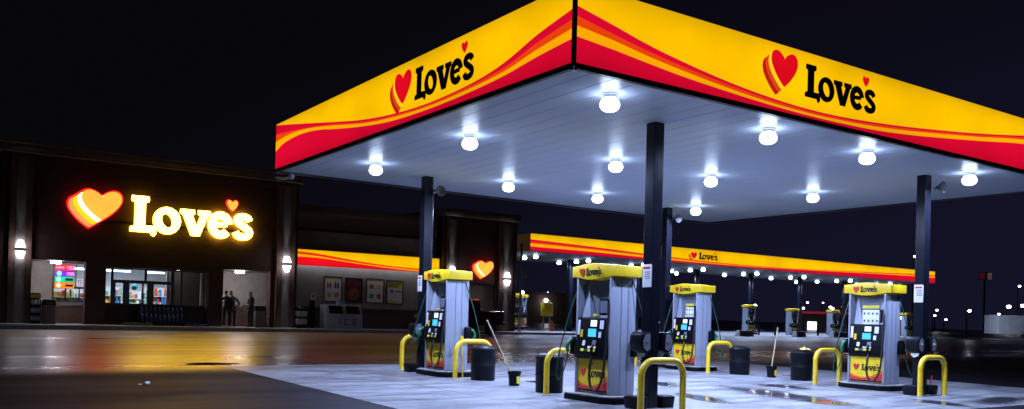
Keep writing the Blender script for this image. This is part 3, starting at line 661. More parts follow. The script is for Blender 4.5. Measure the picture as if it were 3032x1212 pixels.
pumps = []
for i, (x, y, lab) in enumerate(spots):
    o = pump0 if i == 0 else copy_tree(pump0); o.location = (x, y, gz(x, y)); tag(o, lab, 'fuel pump', 'fuel pumps'); pumps.append(o)
def dim(o, names):
    """screens switched off on this copy"""
    for ch in o.children:
        for c in [ch] + list(ch.children):
            if c.name.split('.')[0] in names and c.type == 'MESH': c.material_slots[0].link = 'OBJECT'; c.material_slots[0].material = M['pump_black']
far_spots = [(34.75, 50.2, .17, 'distant fuel pump at the left end of the far canopy, left one of two'), (36.1, 51.6, .17, 'distant fuel pump at the left end of the far canopy, right one of two'),
             (57.6, 49.0, .05, 'distant fuel pump between the third near pump and the standing broom handle'), (63.2, 49.0, -.12, 'distant fuel pump just left of the lit white kiosk window'),
             (68.9, 49.0, -.10, 'distant fuel pump just right of the lit white kiosk window'), (80.6, 49.0, -.1, 'distant fuel pump seen just right of the right front pump')]
for x, y, dz, lab in far_spots:
    o = copy_tree(pump0); o.location = (x, y, gz(x, y) + dz); o.rotation_euler = (0, 0, R(90)); dim(o, ('screen', 'card_window', 'keypad', 'grade_button')); tag(o, lab, 'fuel pump', 'fuel pumps')

# picture sheets hung on two of the pumps
def sheet_sign(name, label, pump, y0, y1, z0, z1, n, extra=True):
    px, py, pz = pump.location; t = thing(name, label, 'sign', (px - .262, py, pz))
    b = MB(); b.box(-.012, 0, y0, y1, z0, z1, M['paper']); b.build('sheet', t, .003)
    k = MB(); rws = 2; cl_ = n // rws; w_ = (y1 - y0) / cl_; h = (z1 - z0) / rws
    for r_ in range(rws):
        for c in range(cl_):
            k.lathe([(.26 * min(w_, h), -.016), (.26 * min(w_, h), -.0125)], (0, y0 + w_ * (c + .5), z0 + h * (r_ + .5)), M['ink'], 12, 'x')
    k.build('picture', t)
    if extra:
        q = MB(); q.box(-.014, .002, y0, y1, z1 + .03, z1 + .10, M['label_yellow']); q.build('yellow_strip', t, .004)
    return t
sheet_sign('picture_sheet', 'white sheet of dark round pictures on the right front pump', pumps[3], -.30, .12, 1.47, 1.80, 8)
sheet_sign('picture_sheet', 'small white picture sheet on the pump behind the thick post', pumps[2], -.33, -.03, 1.49, 1.76, 6)

# ------------------------------------------------------------------ hoops, bins, buckets
def hoop_mesh():
    root = thing('bollard', '', 'bollard'); r_ = .25; hw = .46; H = .825; pts = [(-hw, 0, -.05), (-hw, 0, .3), (-hw, 0, H - r_)]
    for i in range(1, 9): a = R(180 - 90 * i / 8); pts.append((-hw + r_ + r_ * math.cos(a), 0, H - r_ + r_ * math.sin(a)))
    for i in range(0, 9): a = R(90 - 90 * i / 8); pts.append((hw - r_ + r_ * math.cos(a), 0, H - r_ + r_ * math.sin(a)))
    pts += [(hw, 0, .3), (hw, 0, -.05)]
    b = MB(); b.tube(pts, .053, M['bollard_yellow'], 16); b.build('pipe', root)
    for s in (-1, 1): c = MB(); c.lathe([(.075, -.02), (.075, .01), (.06, .02)], (s * hw, 0, 0), M['kerb_concrete'], 16); c.build('footing', root)
    return root
h0 = hoop_mesh()
for i, (x, y, rz, lab) in enumerate([(9.95, 10.18, 0, 'yellow pipe hoop nearest the camera, before the thick front post'), (10.2, 12.98, 0, 'yellow pipe hoop left of the nearest pump, before a black bin'),
        (10.30, 16.42, 0, 'yellow pipe hoop before the bin at the leftmost pump'), (10.36, 19.05, 0, 'yellow pipe hoop left of the leftmost pump, furthest left'),
        (17.87, 10.25, 0, 'yellow pipe hoop at the right edge, before the right post'), (18.05, 12.95, 0, 'yellow pipe hoop left of the right front pump'), (18.10, 16.35, 0, 'yellow pipe hoop right of the pump behind the thick post'), (18.2, 19.3, 0, 'yellow pipe hoop hidden behind the thick front post')]):
    o = h0 if i == 0 else copy_tree(h0); o.location = (x, y, gz(x, y)); o.rotation_euler = (0, 0, rz); tag(o, lab, 'bollard', 'yellow hoop bollards round the pumps')
def bin_mesh():
    root = thing('rubbish_bin', '', 'bin')
    b = MB(); b.lathe([(.255, 0), (.262, .02), (.268, .33), (.272, .34), (.268, .35), (.272, .64), (.28, .65), (.28, .69), (.265, .70), (.265, .66), (.002, .64)], (0, 0, 0), M['bin_black'], 28); b.build('drum', root)
    l = MB(); l.lathe([(.262, .69), (.255, .715), (.20, .745), (.12, .76), (.11, .72), (.002, .70)], (0, 0, 0), M['bin_black'], 28); l.build('lid', root)
    return root
b0 = bin_mesh()
for i, (x, y, lab) in enumerate([(10.34, 16.08, 'black drum bin behind the yellow hoop at the leftmost pump'), (10.14, 13.42, 'black drum bin left of the nearest pump'),
        (18.39, 15.92, 'black drum bin right of the pump behind the thick post'), (18.52, 14.04, 'black drum bin with a yellow rag on its lid')]):
    o = b0 if i == 0 else copy_tree(b0); o.location = (x, y, gz(x, y)); o.rotation_euler = (0, 0, i * 1.3); tag(o, lab, 'bin', 'black bins between the pumps')
x, y = 18.52, 14.04; r_ = MB(); random.seed(3)
vs = []; fs = []; n = 9
for i in range(n):
    for j in range(n):
        u, v = i / (n - 1) - .5, j / (n - 1) - .5; rr = max(abs(u), abs(v)) * 2
        vs.append((u * .26, v * .2, .03 * random.random() + .07 * (1 - rr) * random.random() + (.0 if rr < .8 else -.01)))
for i in range(n - 1):
    for j in range(n - 1): fs.append((i * n + j, i * n + n + j, i * n + n + j + 1, i * n + j + 1))
r_.mesh(vs, fs, M['rag_yellow']); o = r_.build('rag'); o.location = (x - .03, y - .1, gz(x, y) + .775); tag(o, 'crumpled yellow rag on a black bin lid', 'rag')

def bucket(x, y, lab, top=.30, r0=.105, r1=.13):
    t = thing('bucket', lab, 'bucket', (x, y, gz(x, y)), 0, 'black buckets holding broom handles')
    b = MB(); b.lathe([(r0, 0), (r1 * .97, top * .82), (r1 * 1.08, top * .83), (r1 * 1.08, top), (r1 * .98, top), (r0 * .9, .02), (.002, .02)], (0, 0, 0), M['bucket_black'], 22); b.build('pail', t)
    s = MB(); s.box(-.035, .035, -r1 * 1.10, -r1 * .99, .06, .2, M['label_yellow']); s.build('sticker', t)
    return t
bucket(10.25, 14.75, 'black bucket on the pad with a broom handle leaning left'); bucket(18.46, 14.92, 'black bucket with a broom handle standing nearly upright')
def pole(name, lab, a, b_, r_, m, cat='broom handle', head=None):
    t = thing(name, lab, cat, a); d = Vector(b_) - Vector(a)
    p = MB(); p.tube([(0, 0, 0), tuple(d * .5), tuple(d)], [r_ * 1.05, r_, r_ * .9], m, 10); p.build('shaft', t)
    q = MB()
    if head == 'brush':
        q.tube([tuple(d * .90), tuple(d * 1.0), tuple(d * 1.13)], [.03, .045, .03], m, 9); q.build('brush_head', t)
    else:
        q.lathe([(.0, 0), (.05, .01), (.05, .10), (.02, .13)], (0, 0, -.03), M['frame_black'], 10); q.build('mop_head', t)
    return t
pole('broom_handle', 'pale wooden handle leaning left out of the bucket by the nearest bin', (10.28, 14.75, gz(10.2, 14.7) + .06), (9.55, 14.75, 1.36), .016, M['wood_pale'])
pole('broom_handle', 'pale wooden handle standing in the bucket between the two right bins', (18.42, 14.92, gz(18.4, 14.9) + .06), (18.64, 14.90, 1.36), .016, M['wood_pale'])
pole('brush_pole', 'yellow long brush standing beside the leftmost pump', (10.22, 16.72, gz(10.2, 16.7) - .03), (10.20, 16.76, .88), .013, M['bollard_yellow'], 'brush', 'brush')

# ------------------------------------------------------------------ things on the posts
names = ['thick front post', 'left post', 'right post', 'post behind the thick front one']
NOT = [(0, 10.2 - .108, 10.74), (1, 10.14 - .108, 18.47), (2, 17.98 - .108, 10.6)]
for i, x, y in NOT:
    t = thing('notice_sign', 'white notice with a red band on the %s' % names[i], 'sign', (x, y, 0), 0, 'white notices on the canopy posts')
    b = MB(); b.box(-.012, 0, -.105, .105, 1.99, 2.37, M['paper']); b.build('plate', t, .005)
    q = MB(); q.box(-.0145, -.0125, -.08, .08, 2.29, 2.33, M['print_red'])
    q.build('red_band', t, smooth=False)
    q = MB()
    for k in range(4): q.box(-.0145, -.0125, -.08, .06 - .02 * (k % 2), 2.235 - .035 * k, 2.25 - .035 * k, M['ink'])
    q.build('text_line', t, smooth=False)
for i, (px, py) in enumerate(COLUMNS):
    if i == 3: continue
    for s in (-1, 1):
        t = thing('towel_dispenser', '%s towel and squeegee box on the %s side of the %s' % ('black', 'left' if s < 0 else 'right', names[i]), 'dispenser', (px + s * (.11 if s < 0 else .185), py, 0), 0, 'towel dispensers on the canopy posts'); t.scale = (.76, .9, .9); t.location.z = .12
        b = MB(); pr = [(0, .92), (s * .10, .86), (s * .25, .93), (s * .29, 1.05), (s * .28, 1.20), (s * .20, 1.26), (0, 1.25)]
        b.prism(pr, (0, -.16, 0), (1, 0, 0), (0, 0, 1), (0, 1, 0), .32, M['bin_black']); b.build('case', t, .02)
        q = MB(); q.prism([(s * .03, .95), (s * .12, .91), (s * .22, .97), (s * .24, 1.1), (s * .16, 1.22), (s * .04, 1.22)], (0, -.164, 0), (1, 0, 0), (0, 0, 1), (0, -1, 0), .006, M['pump_panel']); q.build('side_panel', t)
        q = MB(); q.lathe([(.02, -.19), (.026, -.17)], (s * .12, 0, 1.08), M['steel'], 12, 'y'); q.build('knob', t)
        q = MB()
        if s < 0: q.mesh([(s * .10, -.11, .90), (s * .10, .11, .90), (s * .115, .10, .82), (s * .12, .02, .77), (s * .115, -.09, .81), (s * .112, -.11, .90), (s * .112, .11, .90), (s * .127, .10, .82), (s * .132, .02, .77), (s * .127, -.09, .81)], [(0, 1, 2, 3, 4), (9, 8, 7, 6, 5), (0, 5, 6, 1), (1, 6, 7, 2), (2, 7, 8, 3), (3, 8, 9, 4), (4, 9, 5, 0)], M['paper']); q.build('paper_towel', t, smooth=False)
    z = gz(px, py)
    for s in (-1, 1):
        t = thing('washer_bin', 'low black washing bin at the foot of the %s, %s side' % (names[i], 'left' if s < 0 else 'right'), 'bin', (px + s * .30, py - .02, z), 0, 'washing bins at the post feet')
        b = MB(); b.box(-.125, .125, -.14, .14, 0, .20, M['bucket_black'], 1.12); b.build('tub', t, .015)
        b = MB(); b.box(-.115, .115, -.13, .13, .201, .212, M['hose_black']); b.build('water', t, smooth=False)
    if i == 2:
        t = thing('squeegee', 'red handled squeegee standing in the washing bin by the right post', 'squeegee', (px + .36, py, z + .05))
        b = MB(); b.tube([(0, 0, 0), (.07, -.03, .36)], .012, M['print_red'], 8); b.build('handle', t)
        b = MB(); b.tube([(-.06, -.08, .02), (.06, .08, .02)], .015, M['hose_black'], 8); b.build('blade', t)
for i, x, y, z in ((1, 10.36, 18.24, 4.39), (3, 18.24, 18.24, 4.42), (2, 18.36, 10.45, 4.5)):
    t = thing('speaker_horn', 'small round horn speaker high on the %s' % names[i], 'speaker', (x, y, z), 0, 'horn speakers high on the posts')
    b = MB(); b.lathe([(.03, .10), (.05, .04), (.11, -.04), (.13, -.07), (.125, -.075), (.04, -.02), (.002, -.015)], (0, 0, 0), M['horn_grey'], 20, 'y'); b.build('horn', t)
    b = MB(); b.tube([(-.10, .1, -.05), (-.03, .08, 0)], .02, M['steel'], 8); b.build('bracket', t)
t = thing('conduit_end', 'loose pale conduit fitting hanging at the left end of the near canopy', 'fitting', (X0 + .25, Y1 - .15, Z0 - .16))
b = MB(); b.tube([(-.22, .1, 0), (-.05, .02, -.02), (.06, -.02, .03)], [.03, .035, .03], M['wood_pale'], 8); b.build('pipe', t)
b = MB(); b.ball((.10, -.03, .05), .075, M['housing']); b.build('cap', t)

# ------------------------------------------------------------------ the store
st = thing('store_building', 'long single storey store with a tall brick entrance block and lit fascia', 'building')
WY = 46.0
def wall(name, boxes, m, bev=0):
    for q in boxes:
        b = MB(); b.box(*q, m); b.build(name, st, bev, smooth=False)
T0, T1 = 3.4, 17.4
wall('brick_wall', [(T0, 4.68, WY, WY + .5, FZ - .3, 3.54), (6.96, 7.86, WY, WY + .5, FZ - .3, 3.54), (12.72, 13.45, WY, WY + .5, FZ - .3, 3.54), (15.94, T1, WY, WY + .5, FZ - .3, 3.54), (T0, T1, WY, WY + .5, 3.54, 8.40), (7.86, 12.72, WY + .003, WY + .497, 3.38, 3.54)], M['brick_dark'])
wall('side_wall', [(T0, T0 + .4, WY + .5, WY + 12, FZ - .3, 8.4), (T1 - .4, T1, WY + .5, WY + 12, FZ - .3, 8.4)], M['brick_dark'])
c = MB(); c.box(T0 - .18, T1 + .18, WY - .18, WY + 12.2, 8.40, 8.50, M['cornice']); c.box(T0 - .12, T1 + .12, WY - .12, WY + 12.1, 8.50, 8.80, M['cornice']); c.box(T0 - .2, T1 + .2, WY - .2, WY + 12.2, 8.80, 8.89, M['cornice']); c.build('cornice', st, .01)
for xa, xb in ((3.72, 4.64), (16.20, 17.22)):
    c = MB(); c.box(xa, xb, WY - .16, WY - .002, FZ - .2, 8.39, M['brick']); c.box((xa + xb) / 2 - .2, (xa + xb) / 2 + .2, WY - .178, WY - .161, FZ - .2, 8.2, M['strip']); c.build('pilaster', st, smooth=False)
# recess behind the openings
RY = 48.3
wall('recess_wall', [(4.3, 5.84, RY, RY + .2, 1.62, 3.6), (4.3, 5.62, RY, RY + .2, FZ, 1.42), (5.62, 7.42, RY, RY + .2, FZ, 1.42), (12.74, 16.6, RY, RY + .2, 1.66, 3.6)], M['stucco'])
wall('wainscot', [(4.3, 7.86, RY - .06, RY - .002, FZ, 1.42), (12.74, 16.6, RY - .06, RY - .002, FZ, 1.60)], M['brick'])
wall('wainscot_sill', [(4.3, 7.86, RY - .1, RY + .15, 1.42, 1.62), (12.74, 16.6, RY - .1, RY + .15, 1.60, 1.66)], M['stucco_dark'])
wall('recess_return', [(7.42, 7.84, WY + .51, RY + .2, FZ, 3.55), (12.74, 12.98, WY + .51, RY, FZ, 3.55), (16.6, 17.0, WY + .51, RY, FZ, 3.55), (4.0, 4.3, WY + .51, RY, FZ, 3.55), (7.42, 7.5, RY, RY + .2, FZ, 3.6)], M['brick'])
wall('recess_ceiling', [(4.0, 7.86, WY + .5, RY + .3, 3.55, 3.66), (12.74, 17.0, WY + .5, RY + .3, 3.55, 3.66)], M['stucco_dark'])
# lit shop behind the glass
b = MB(); b.box(4.0, 17.0, 56.0, 56.1, FZ, 4.2, M['interior']); b.box(7.86, 12.74, WY + .62, 56.0, 3.95, 4.05, M['interior']); b.box(5.6, 12.74, RY + .22, 56.0, FZ, FZ + .02, M['floor_tile']); b.box(4.0, 7.86, RY + .32, 56.0, 3.95, 4.05, M['interior'])
b.build('shop_interior', st, smooth=False)
WFY = WY + .55
wall('bulkhead', [(7.86, 12.72, WFY - .02, WFY + .12, FZ - .1, 1.56)], M['brick_dark'])
def window(x0, x1, z0, z1, y, cuts_x, cuts_z, fw_=.07, name='window'):
    b = MB(); b.box(x0, x1, y, y + .06, z0, z0 + fw_, M['mullion']); b.box(x0, x1, y, y + .06, z1 - fw_, z1, M['mullion'])
    b.box(x0, x0 + fw_, y + .001, y + .059, z0 + fw_, z1 - fw_, M['mullion']); b.box(x1 - fw_, x1, y + .001, y + .059, z0 + fw_, z1 - fw_, M['mullion'])
    for xa, xb, za, zb in cuts_x: b.box(xa, xb, y + .003, y + .057, za, zb, M['mullion'])
    for xa, xb, za, zb in cuts_z: b.box(xa, xb, y + .006, y + .054, za, zb, M['mullion'])
    o = b.build(name, st, smooth=False)
    g_ = MB(); g_.box(x0 + fw_, x1 - fw_, y + .026, y + .034, z0 + fw_, z1 - fw_, M['glass']); g_.build('pane', o, smooth=False); return o
window(7.88, 12.70, 1.56, 3.38, WFY, [(8.18, 8.30, 1.63, 3.31), (9.72, 9.84, 2.72, 3.31), (10.98, 11.16, 1.63, 3.31), (11.46, 11.56, 1.63, 3.31)],
       [(8.30, 10.98, 2.62, 2.78), (8.74, 9.04, 1.63, 2.62), (9.62, 9.70, 1.63, 2.62), (9.86, 10.18, 1.63, 2.62), (8.30, 8.40, 1.63, 2.62)])
window(5.84, 7.40, 1.62, 3.6, RY + .02, [(6.86, 6.9, 2.38, 3.5)], [(5.91, 7.33, 2.28, 2.38), (6.40, 6.48, 1.7, 2.28), (7.02, 7.08, 1.7, 2.28)])
b = MB(); b.box(11.0, 12.69, WFY + .95, WFY + 1.02, 1.5, 3.9, M['stucco']); b.build('blind', st, smooth=False)
t = thing('vestibule_light', 'tiny white light at the top of the dim right window pane', 'light', (11.42, WFY + .40, 3.42)); b = MB(); b.box(-.10, .10, -.06, .06, 0, .02, M['housing']); b.build('plate', t); b = MB(); b.box(-.07, .07, -.05, .05, -.06, -.001, glow('vestibule_lens', (1, .93, .85), 18)); b.build('lens', t, .01)
# ceiling tubes, shelves and goods seen through the glass, plus unseen tubes added for light
for i, (xa, xb, y, lab) in enumerate(((8.85, 10.15, 52.0, 'shop ceiling tube light over the first doors'), (10.98, 11.95, 52.0, 'shop ceiling tube light over the right door'), (6.3, 7.7, 51.5, 'shop ceiling tube light behind the left window'), (7.0, 8.3, 52.0, 'shop ceiling tube light at the left end of the row'))):
    t = thing('tube_light', lab, 'light', ((xa + xb) / 2, y, 3.50), 0, 'tube lights inside the shop'); L2 = (xb - xa) / 2
    b = MB(); b.box(-L2, L2, -.1, .1, -.05, 0, M['housing']); b.box(-L2 + .1, -L2 + .12, -.01, .01, 0, .45, M['housing']); b.box(L2 - .12, L2 - .1, -.01, .01, 0, .45, M['housing']); b.build('tray', t, .01)
    ld = bpy.data.lights.new('tube', 'AREA'); ld.shape = 'RECTANGLE'; ld.size = L2 * 2; ld.size_y = .2; ld.energy = 130; ld.color = (.80, .88, 1); lo = bpy.data.objects.new('tube', ld); COL.objects.link(lo); lo.parent = t; lo.location = (0, 0, -.12)
    b = MB(); b.box(-L2 + .04, L2 - .04, -.08, .08, -.11, -.051, M['tube_light']); b.build('diffuser', t, .02)
for xa, xb, y, lab in ((8.6, 9.8, 47.9, 'unseen ceiling tube light added just inside the shop doors, left one'), (10.1, 10.9, 47.9, 'unseen ceiling tube light added just inside the shop doors, right one'), (5.9, 7.3, 48.95, 'unseen ceiling tube light added just behind the left shop window')):  # hidden tubes added to brighten the goods behind the glass
    t = thing('tube_light', lab, 'light', ((xa + xb) / 2, y, 3.94), 0, 'tube lights inside the shop'); L2 = (xb - xa) / 2
    b = MB(); b.box(-L2, L2, -.1, .1, -.05, 0, M['housing']); b.build('tray', t, .01)
    b = MB(); b.box(-L2 + .04, L2 - .04, -.08, .08, -.11, -.051, M['tube_light']); b.build('diffuser', t, .02)
    ld = bpy.data.lights.new('tube', 'AREA'); ld.shape = 'RECTANGLE'; ld.size = L2 * 2; ld.size_y = .2; ld.energy = 110; ld.color = (.80, .88, 1); lo = bpy.data.objects.new('tube', ld); COL.objects.link(lo); lo.parent = t; lo.location = (0, 0, -.12)
random.seed(11)
goods = [mat('goods_%s' % n, c, .5) for n, c in (('red', (.5, .05, .04)), ('blue', (.05, .14, .45)), ('green', (.08, .32, .08)), ('white', (.7, .7, .68)), ('orange', (.6, .24, .04)), ('dark', (.04, .04, .05)), ('yellow', (.6, .5, .08)), ('teal', (.05, .3, .35)))]
def shelf(x0, x1, y, zt, lab):
    t = thing('shop_shelf', lab, 'shelf', ((x0 + x1) / 2, y, FZ + .02), 0, 'shelves inside the shop'); L2 = (x1 - x0) / 2
    b = MB(); n = 4; H = zt - FZ
    for k in range(n): b.box(-L2, L2, -.2, .2, H * k / n, H * k / n + .03, M['interior'])
    b.box(-L2, L2, .2, .24, 0, H, M['interior']); b.build('rack', t, smooth=False)
    g_ = MB()
    for k in range(n):
        x = -L2 + .02
        while x < L2 - .1:
            w_ = random.uniform(.05, .16); h = random.uniform(.16, H / n - .05)
            g_.box(x, x + w_ * .92, -.18, .1, H * k / n + .031, H * k / n + .031 + h, random.choice(goods)); x += w_
    tag(g_.build('goods', t, smooth=False), kind='stuff')
shelf(8.0, 9.2, 49.2, 2.45, 'stocked shelf seen through the left shop door'); shelf(9.3, 10.6, 50.3, 2.3, 'stocked shelf seen through the middle shop door'); shelf(10.4, 11.6, 49.4, 2.5, 'stocked shelf seen through the right shop door'); shelf(5.7, 7.5, 49.3, 2.25, 'stocked shelf in the left shop window')
t = thing('balloon', 'blue round balloon floating inside the shop door', 'balloon', (9.55, 48.0, 2.48))
b = MB(); b.ball((0, 0, 0), .15, mat('balloon_blue', (.03, .22, .30), .25), sc=(1, 1, 1.12)); b.build('skin', t)
b = MB(); b.tube([(0, 0, -.16), (.02, .01, -.5), (0, .03, -1.3)], .004, M['paper'], 5); b.build('string', t)

# lit price board in the left window
t = thing('price_board', 'colourful lit price board hanging in the left store window', 'lit board', (6.36, RY - .06, 2.86))
t.scale = (.86, 1, .98)
b = MB(); b.box(-.52, .52, 0, .05, -.60, .62, M['frame_black']); b.build('case', t, .01)
def seg(b, x, z, w_, h, kind, m, y):
    th = w_ * .22
    B = {'top': (x, x + w_, z + h - th, z + h), 'mid': (x, x + w_, z + h / 2 - th / 2, z + h / 2 + th / 2), 'bot': (x, x + w_, z, z + th), 'l': (x, x + th, z, z + h), 'r': (x + w_ - th, x + w_, z, z + h), 'lt': (x, x + th, z + h / 2, z + h), 'rt': (x + w_ - th, x + w_, z + h / 2, z + h)}
    for k in kind.split(): q = B[k]; b.box(q[0], q[1], y - .006, y, q[2], q[3], m)
rowsb = [(.30, .60, (.95, .01, .04), 1.3), (.02, .28, (.16, .01, .85), 1.4), (-.28, -.0, (.01, .45, .20), 1.5), (-.58, -.30, (1.0, .16, .01), 1.8)]
pk = glow('board_pink', (1.0, .25, .40), 2.6)
for k, (z0, z1, c, s) in enumerate(rowsb):
    b = MB(); b.box(-.50, .50, -.012, -.001, z0, z1, glow('board_%d_light' % k, c, s, .25, 5)); o = b.build('row_panel', t, smooth=False)
    class Fig:
        def __getattr__(s, nm):
            def f(*a): q_ = MB(); getattr(q_, nm)(*a); q_.build('figure', t, smooth=False)
            return f
    q = Fig()
    def sg2(*a): q_ = MB(); seg(q_, *a); q_.build('figure', t, smooth=False)
    if k < 2:
        for x, kd in ((.20, 'top lt rt mid r bot'), (.33, 'top bot l r')): sg2(x, z0 + .06, .10, z1 - z0 - .12, kd, pk, -.013)
        q.box(.12, .14, -.019, -.013, z0 + .04, z1 - .04, pk); q.box(.46, .48, -.019, -.013, z0 + .04, z1 - .04, pk)
        if k == 0:
            for j in range(5): sg2(-.44 + .085 * j, z0 + .10, .065, .10, ('top bot l', 'top l mid r', 'top bot l mid', 'l r bot', 'top bot l r')[j], pk, -.013)
        else:
            q.lathe([(.13, -.020), (.13, -.013)], (-.28, 0, z0 + .13), glow('board_cyan', (.2, .65, 1.0), 1.4), 16, 'y')
    else:
        q.box(.04, .44, -.02, -.013, z0 + .08, z1 - .08, mat('board_dark_%s' % 'ab'[k - 2], (.05, .01, .01), .4)); q.lathe([(.12, -.02), (.12, -.013)], (-.30, 0, (z0 + z1) / 2), glow('board_mint' if k == 2 else 'board_peach', (.3, 1.0, .7) if k == 2 else (1.0, .75, .4), 1.3), 16, 'y')
t = thing('tea_sign', 'white sign with red letters TEA beside the lit price board', 'sign', (7.12, RY - .04, 2.62))
b = MB(); b.box(-.22, .24, 0, .02, -.16, .16, glow('tea_sign_white', (.62, .66, .78), .75)); b.build('plate', t, smooth=False)
b = MB(); ty = -.001
for x, kd in ((-.18, 'top T'), (-.04, 'top mid bot l'), (.10, 'top mid l r')):
    if 'T' in kd: b.box(x, x + .11, ty - .006, ty, .07, .10, M['print_red']); b.box(x + .04, x + .07, ty - .006, ty, -.10, .069, M['print_red'])
    else: seg(b, x, -.10, .11, .20, kd, M['print_red'], ty)
b.build('lettering', t, smooth=False)

# lit store sign
t = thing('store_sign', 'big glowing heart and Love\'s lettering high on the brick entrance block', 'sign', (0, 0, 0))
logo(t, (8.80, WY - .16, 5.13), (1, 0, 0), (0, 0, 1), (0, -1, 0), 1.76, .975, SIGN, .14, (.92, .88), (-.74, .64), 1.12, (2.87, .96))
c = MB(); c.box(6.6, 14.6, WY - .10, WY - .002, 5.5, 5.58, M['frame_black']); c.box(6.9, 8.0, WY - .10, WY - .002, 6.2, 6.26, M['frame_black']); c.build('mounting_rail', t, smooth=False)

# sconces
def sconce_mesh():
    root = thing('wall_sconce', '', 'light')
    b = MB(); b.lathe([(.19, -.10), (.24, -.04), (.24, .04), (.19, .10)], (0, -.17, 0), M['frame_black'], 20); b.box(-.08, .08, -.16, 0, -.04, .04, M['frame_black']); b.build('bracket', root)
    for s, n_ in ((1, 'upper_shade'), (-1, 'lower_shade')):
        b = MB(); b.lathe([(.235, .101), (.22, .17), (.15, .34), (.12, .46)] if s > 0 else [(.12, -.46), (.15, -.34), (.22, -.17), (.235, -.101)], (0, -.17, 0), M['sconce_lens'], 18); b.build(n_, root)
    return root
s0 = sconce_mesh()
for i, (x, z, lab) in enumerate(((4.18, 3.94, 'up and down wall light on the leftmost brick pilaster'), (16.71, 3.98, 'up and down wall light right of the glowing store sign'), (27.0, 4.02, 'up and down wall light half hidden behind the leftmost pump header'), (31.0, 3.86, 'up and down wall light right of the lone glowing heart'))):
    o = s0 if i == 0 else copy_tree(s0); o.location = (x, WY - .18, z); tag(o, lab, 'light', 'up and down wall lights on the store'); o.scale = (.88, .88, .88)
    for sg in (-1, 1):
        ld = bpy.data.lights.new('sconce_beam', 'SPOT'); ld.energy = 95; ld.color = (.93, .91, 1); ld.spot_size = R(28); ld.spot_blend = .8; ld.shadow_soft_size = .05
        lo = bpy.data.objects.new('beam', ld); COL.objects.link(lo); lo.parent = o; lo.location = (0, -.10, sg * .48); lo.rotation_euler = (R(-4 if sg < 0 else 184), 0, 0)
# recess lights
for x, lab in ((5.72, 'white strip light under the left entrance soffit'), (14.38, 'white strip light above the waiting people')):
    t = thing('soffit_light', lab, 'light', (x, WY + .27, 3.536), 0, 'strip lights under the entrance soffit')
    b = MB(); b.box(-.24, .24, -.10, .10, -.03, 0, M['housing']); b.build('tray', t, .01)
    b = MB(); b.box(-.22, .22, -.09, .09, -.13, -.031, M['pack_light']); b.build('diffuser', t, .03)

# wing with lit fascia
W0, W1, GY_ = 17.4, 26.6, 47.0
wall('wing_wall', [(W0, W1, GY_, GY_ + .4, 1.76, 7.0)], M['stucco']); wall('wing_base', [(W0, W1, GY_ - .03, GY_ + .4, FZ - .2, 1.70)], M['brick_dark']); wall('wing_sill', [(W0, W1, GY_ - .06, GY_ + .4, 1.70, 1.76)], M['stucco_dark'])
c = MB(); c.box(W0 + .2, W1 - .02, GY_ - .14, GY_ + 10, 7.0, 7.45, M['cornice']); c.build('cornice', st, .01)
wf = fascia('fascia_panel', st, (W0 + .22, GY_ - .45, 0), (1, 0, 0), (0, -1, 0), W1 - W0 - .26, 4.02, 4.90, ([(0, .86), (1.2, .78), (3, .55), (5, .34), (7, .24), (8, .24), (8.94, .36)], [(0, .80), (1.2, .70), (3, .47), (5, .29), (7, .19), (8, .18), (8.94, .27)], [(0, .70), (1.2, .62), (3, .42), (5, .25), (7, .15), (8, .13), (8.94, .2)], [(0, .53), (1.2, .52), (3, .36), (5, .18), (7, .06), (8, .04), (8.94, .1)]), 50, [M['lit_red'], M['lit_gold'], M['lit_orange'], M['lit_red'], M['lit_yellow']], 'lit fascia panel over the posters')
c = MB(); c.box(W0 + .2, W1 - .02, GY_ - .41, GY_ - .002, 4.15, 4.93, M['frame_black']); c.build('fascia_box', st, smooth=False)
c = MB(); c.box(W0 + .3, W1 - .15, GY_ - .38, GY_ - .04, 4.12, 4.148, M['fascia_downlight']); c.build('downlight_strip', st, smooth=False)
# far entrance block
E0, E1 = 26.6, 31.9
wall('far_block_wall', [(E0, E1, WY, WY + .4, 3.5, 7.5), (E0, E0 + .9, WY, WY + .4, FZ - .2, 3.5), (E1 - 1.5, E1, WY, WY + .4, FZ - .2, 3.5), (E1 - .4, E1, WY + .4, WY + 12, FZ - .2, 7.5)], M['brick_dark'])
wall('far_block_recess', [(E0 + .9, E1 - 1.5, WY + .3, WY + .5, FZ - .2, 3.5)], M['stucco'])
for xa, xb in ((26.66, 27.36), (30.5, 31.5)):
    c = MB(); c.box(xa, xb, WY - .16, WY - .002, FZ - .2, 7.49, M['brick']); c.box((xa + xb) / 2 - .2, (xa + xb) / 2 + .2, WY - .178, WY - .161, FZ - .2, 7.3, M['strip']); c.build('pilaster', st, smooth=False)
c = MB(); c.box(E0 - .1, E1 + .15, WY - .2, WY + 12, 7.5, 7.95, M['cornice']); c.build('cornice', st, .01)
c = MB(); c.box(T0, E1, WY + 12, WY + 12.3, FZ - .2, 7.3, M['stucco_dark']); c.box(T0 + .5, E1 - .5, WY + .6, WY + 12, 6.0, 6.1, M['frame_black']); c.build('roof', st, smooth=False)
wall('left_wing_wall', [(-12, T0 - .01, WY + .6, WY + 1, FZ - .2, 6.6)], M['stucco_dark'])
t = thing('heart_sign', 'lone glowing heart sign on the far entrance block', 'sign', (29.25, WY - .16, 4.36))
b = MB(); bd = [M['sign_band_orange'], M['sign_band_yellow'], M['sign_band_white'], M['sign_heart']]
for i in range(4): b.prism(heart(-.10 * i + .14, -.06 * i + .06, 1.22, 1.02), (0, 0, 0), (1, 0, 0), (0, 0, 1), (0, -1, 0), .02 + .005 * i, M['sign_heart_rim'])
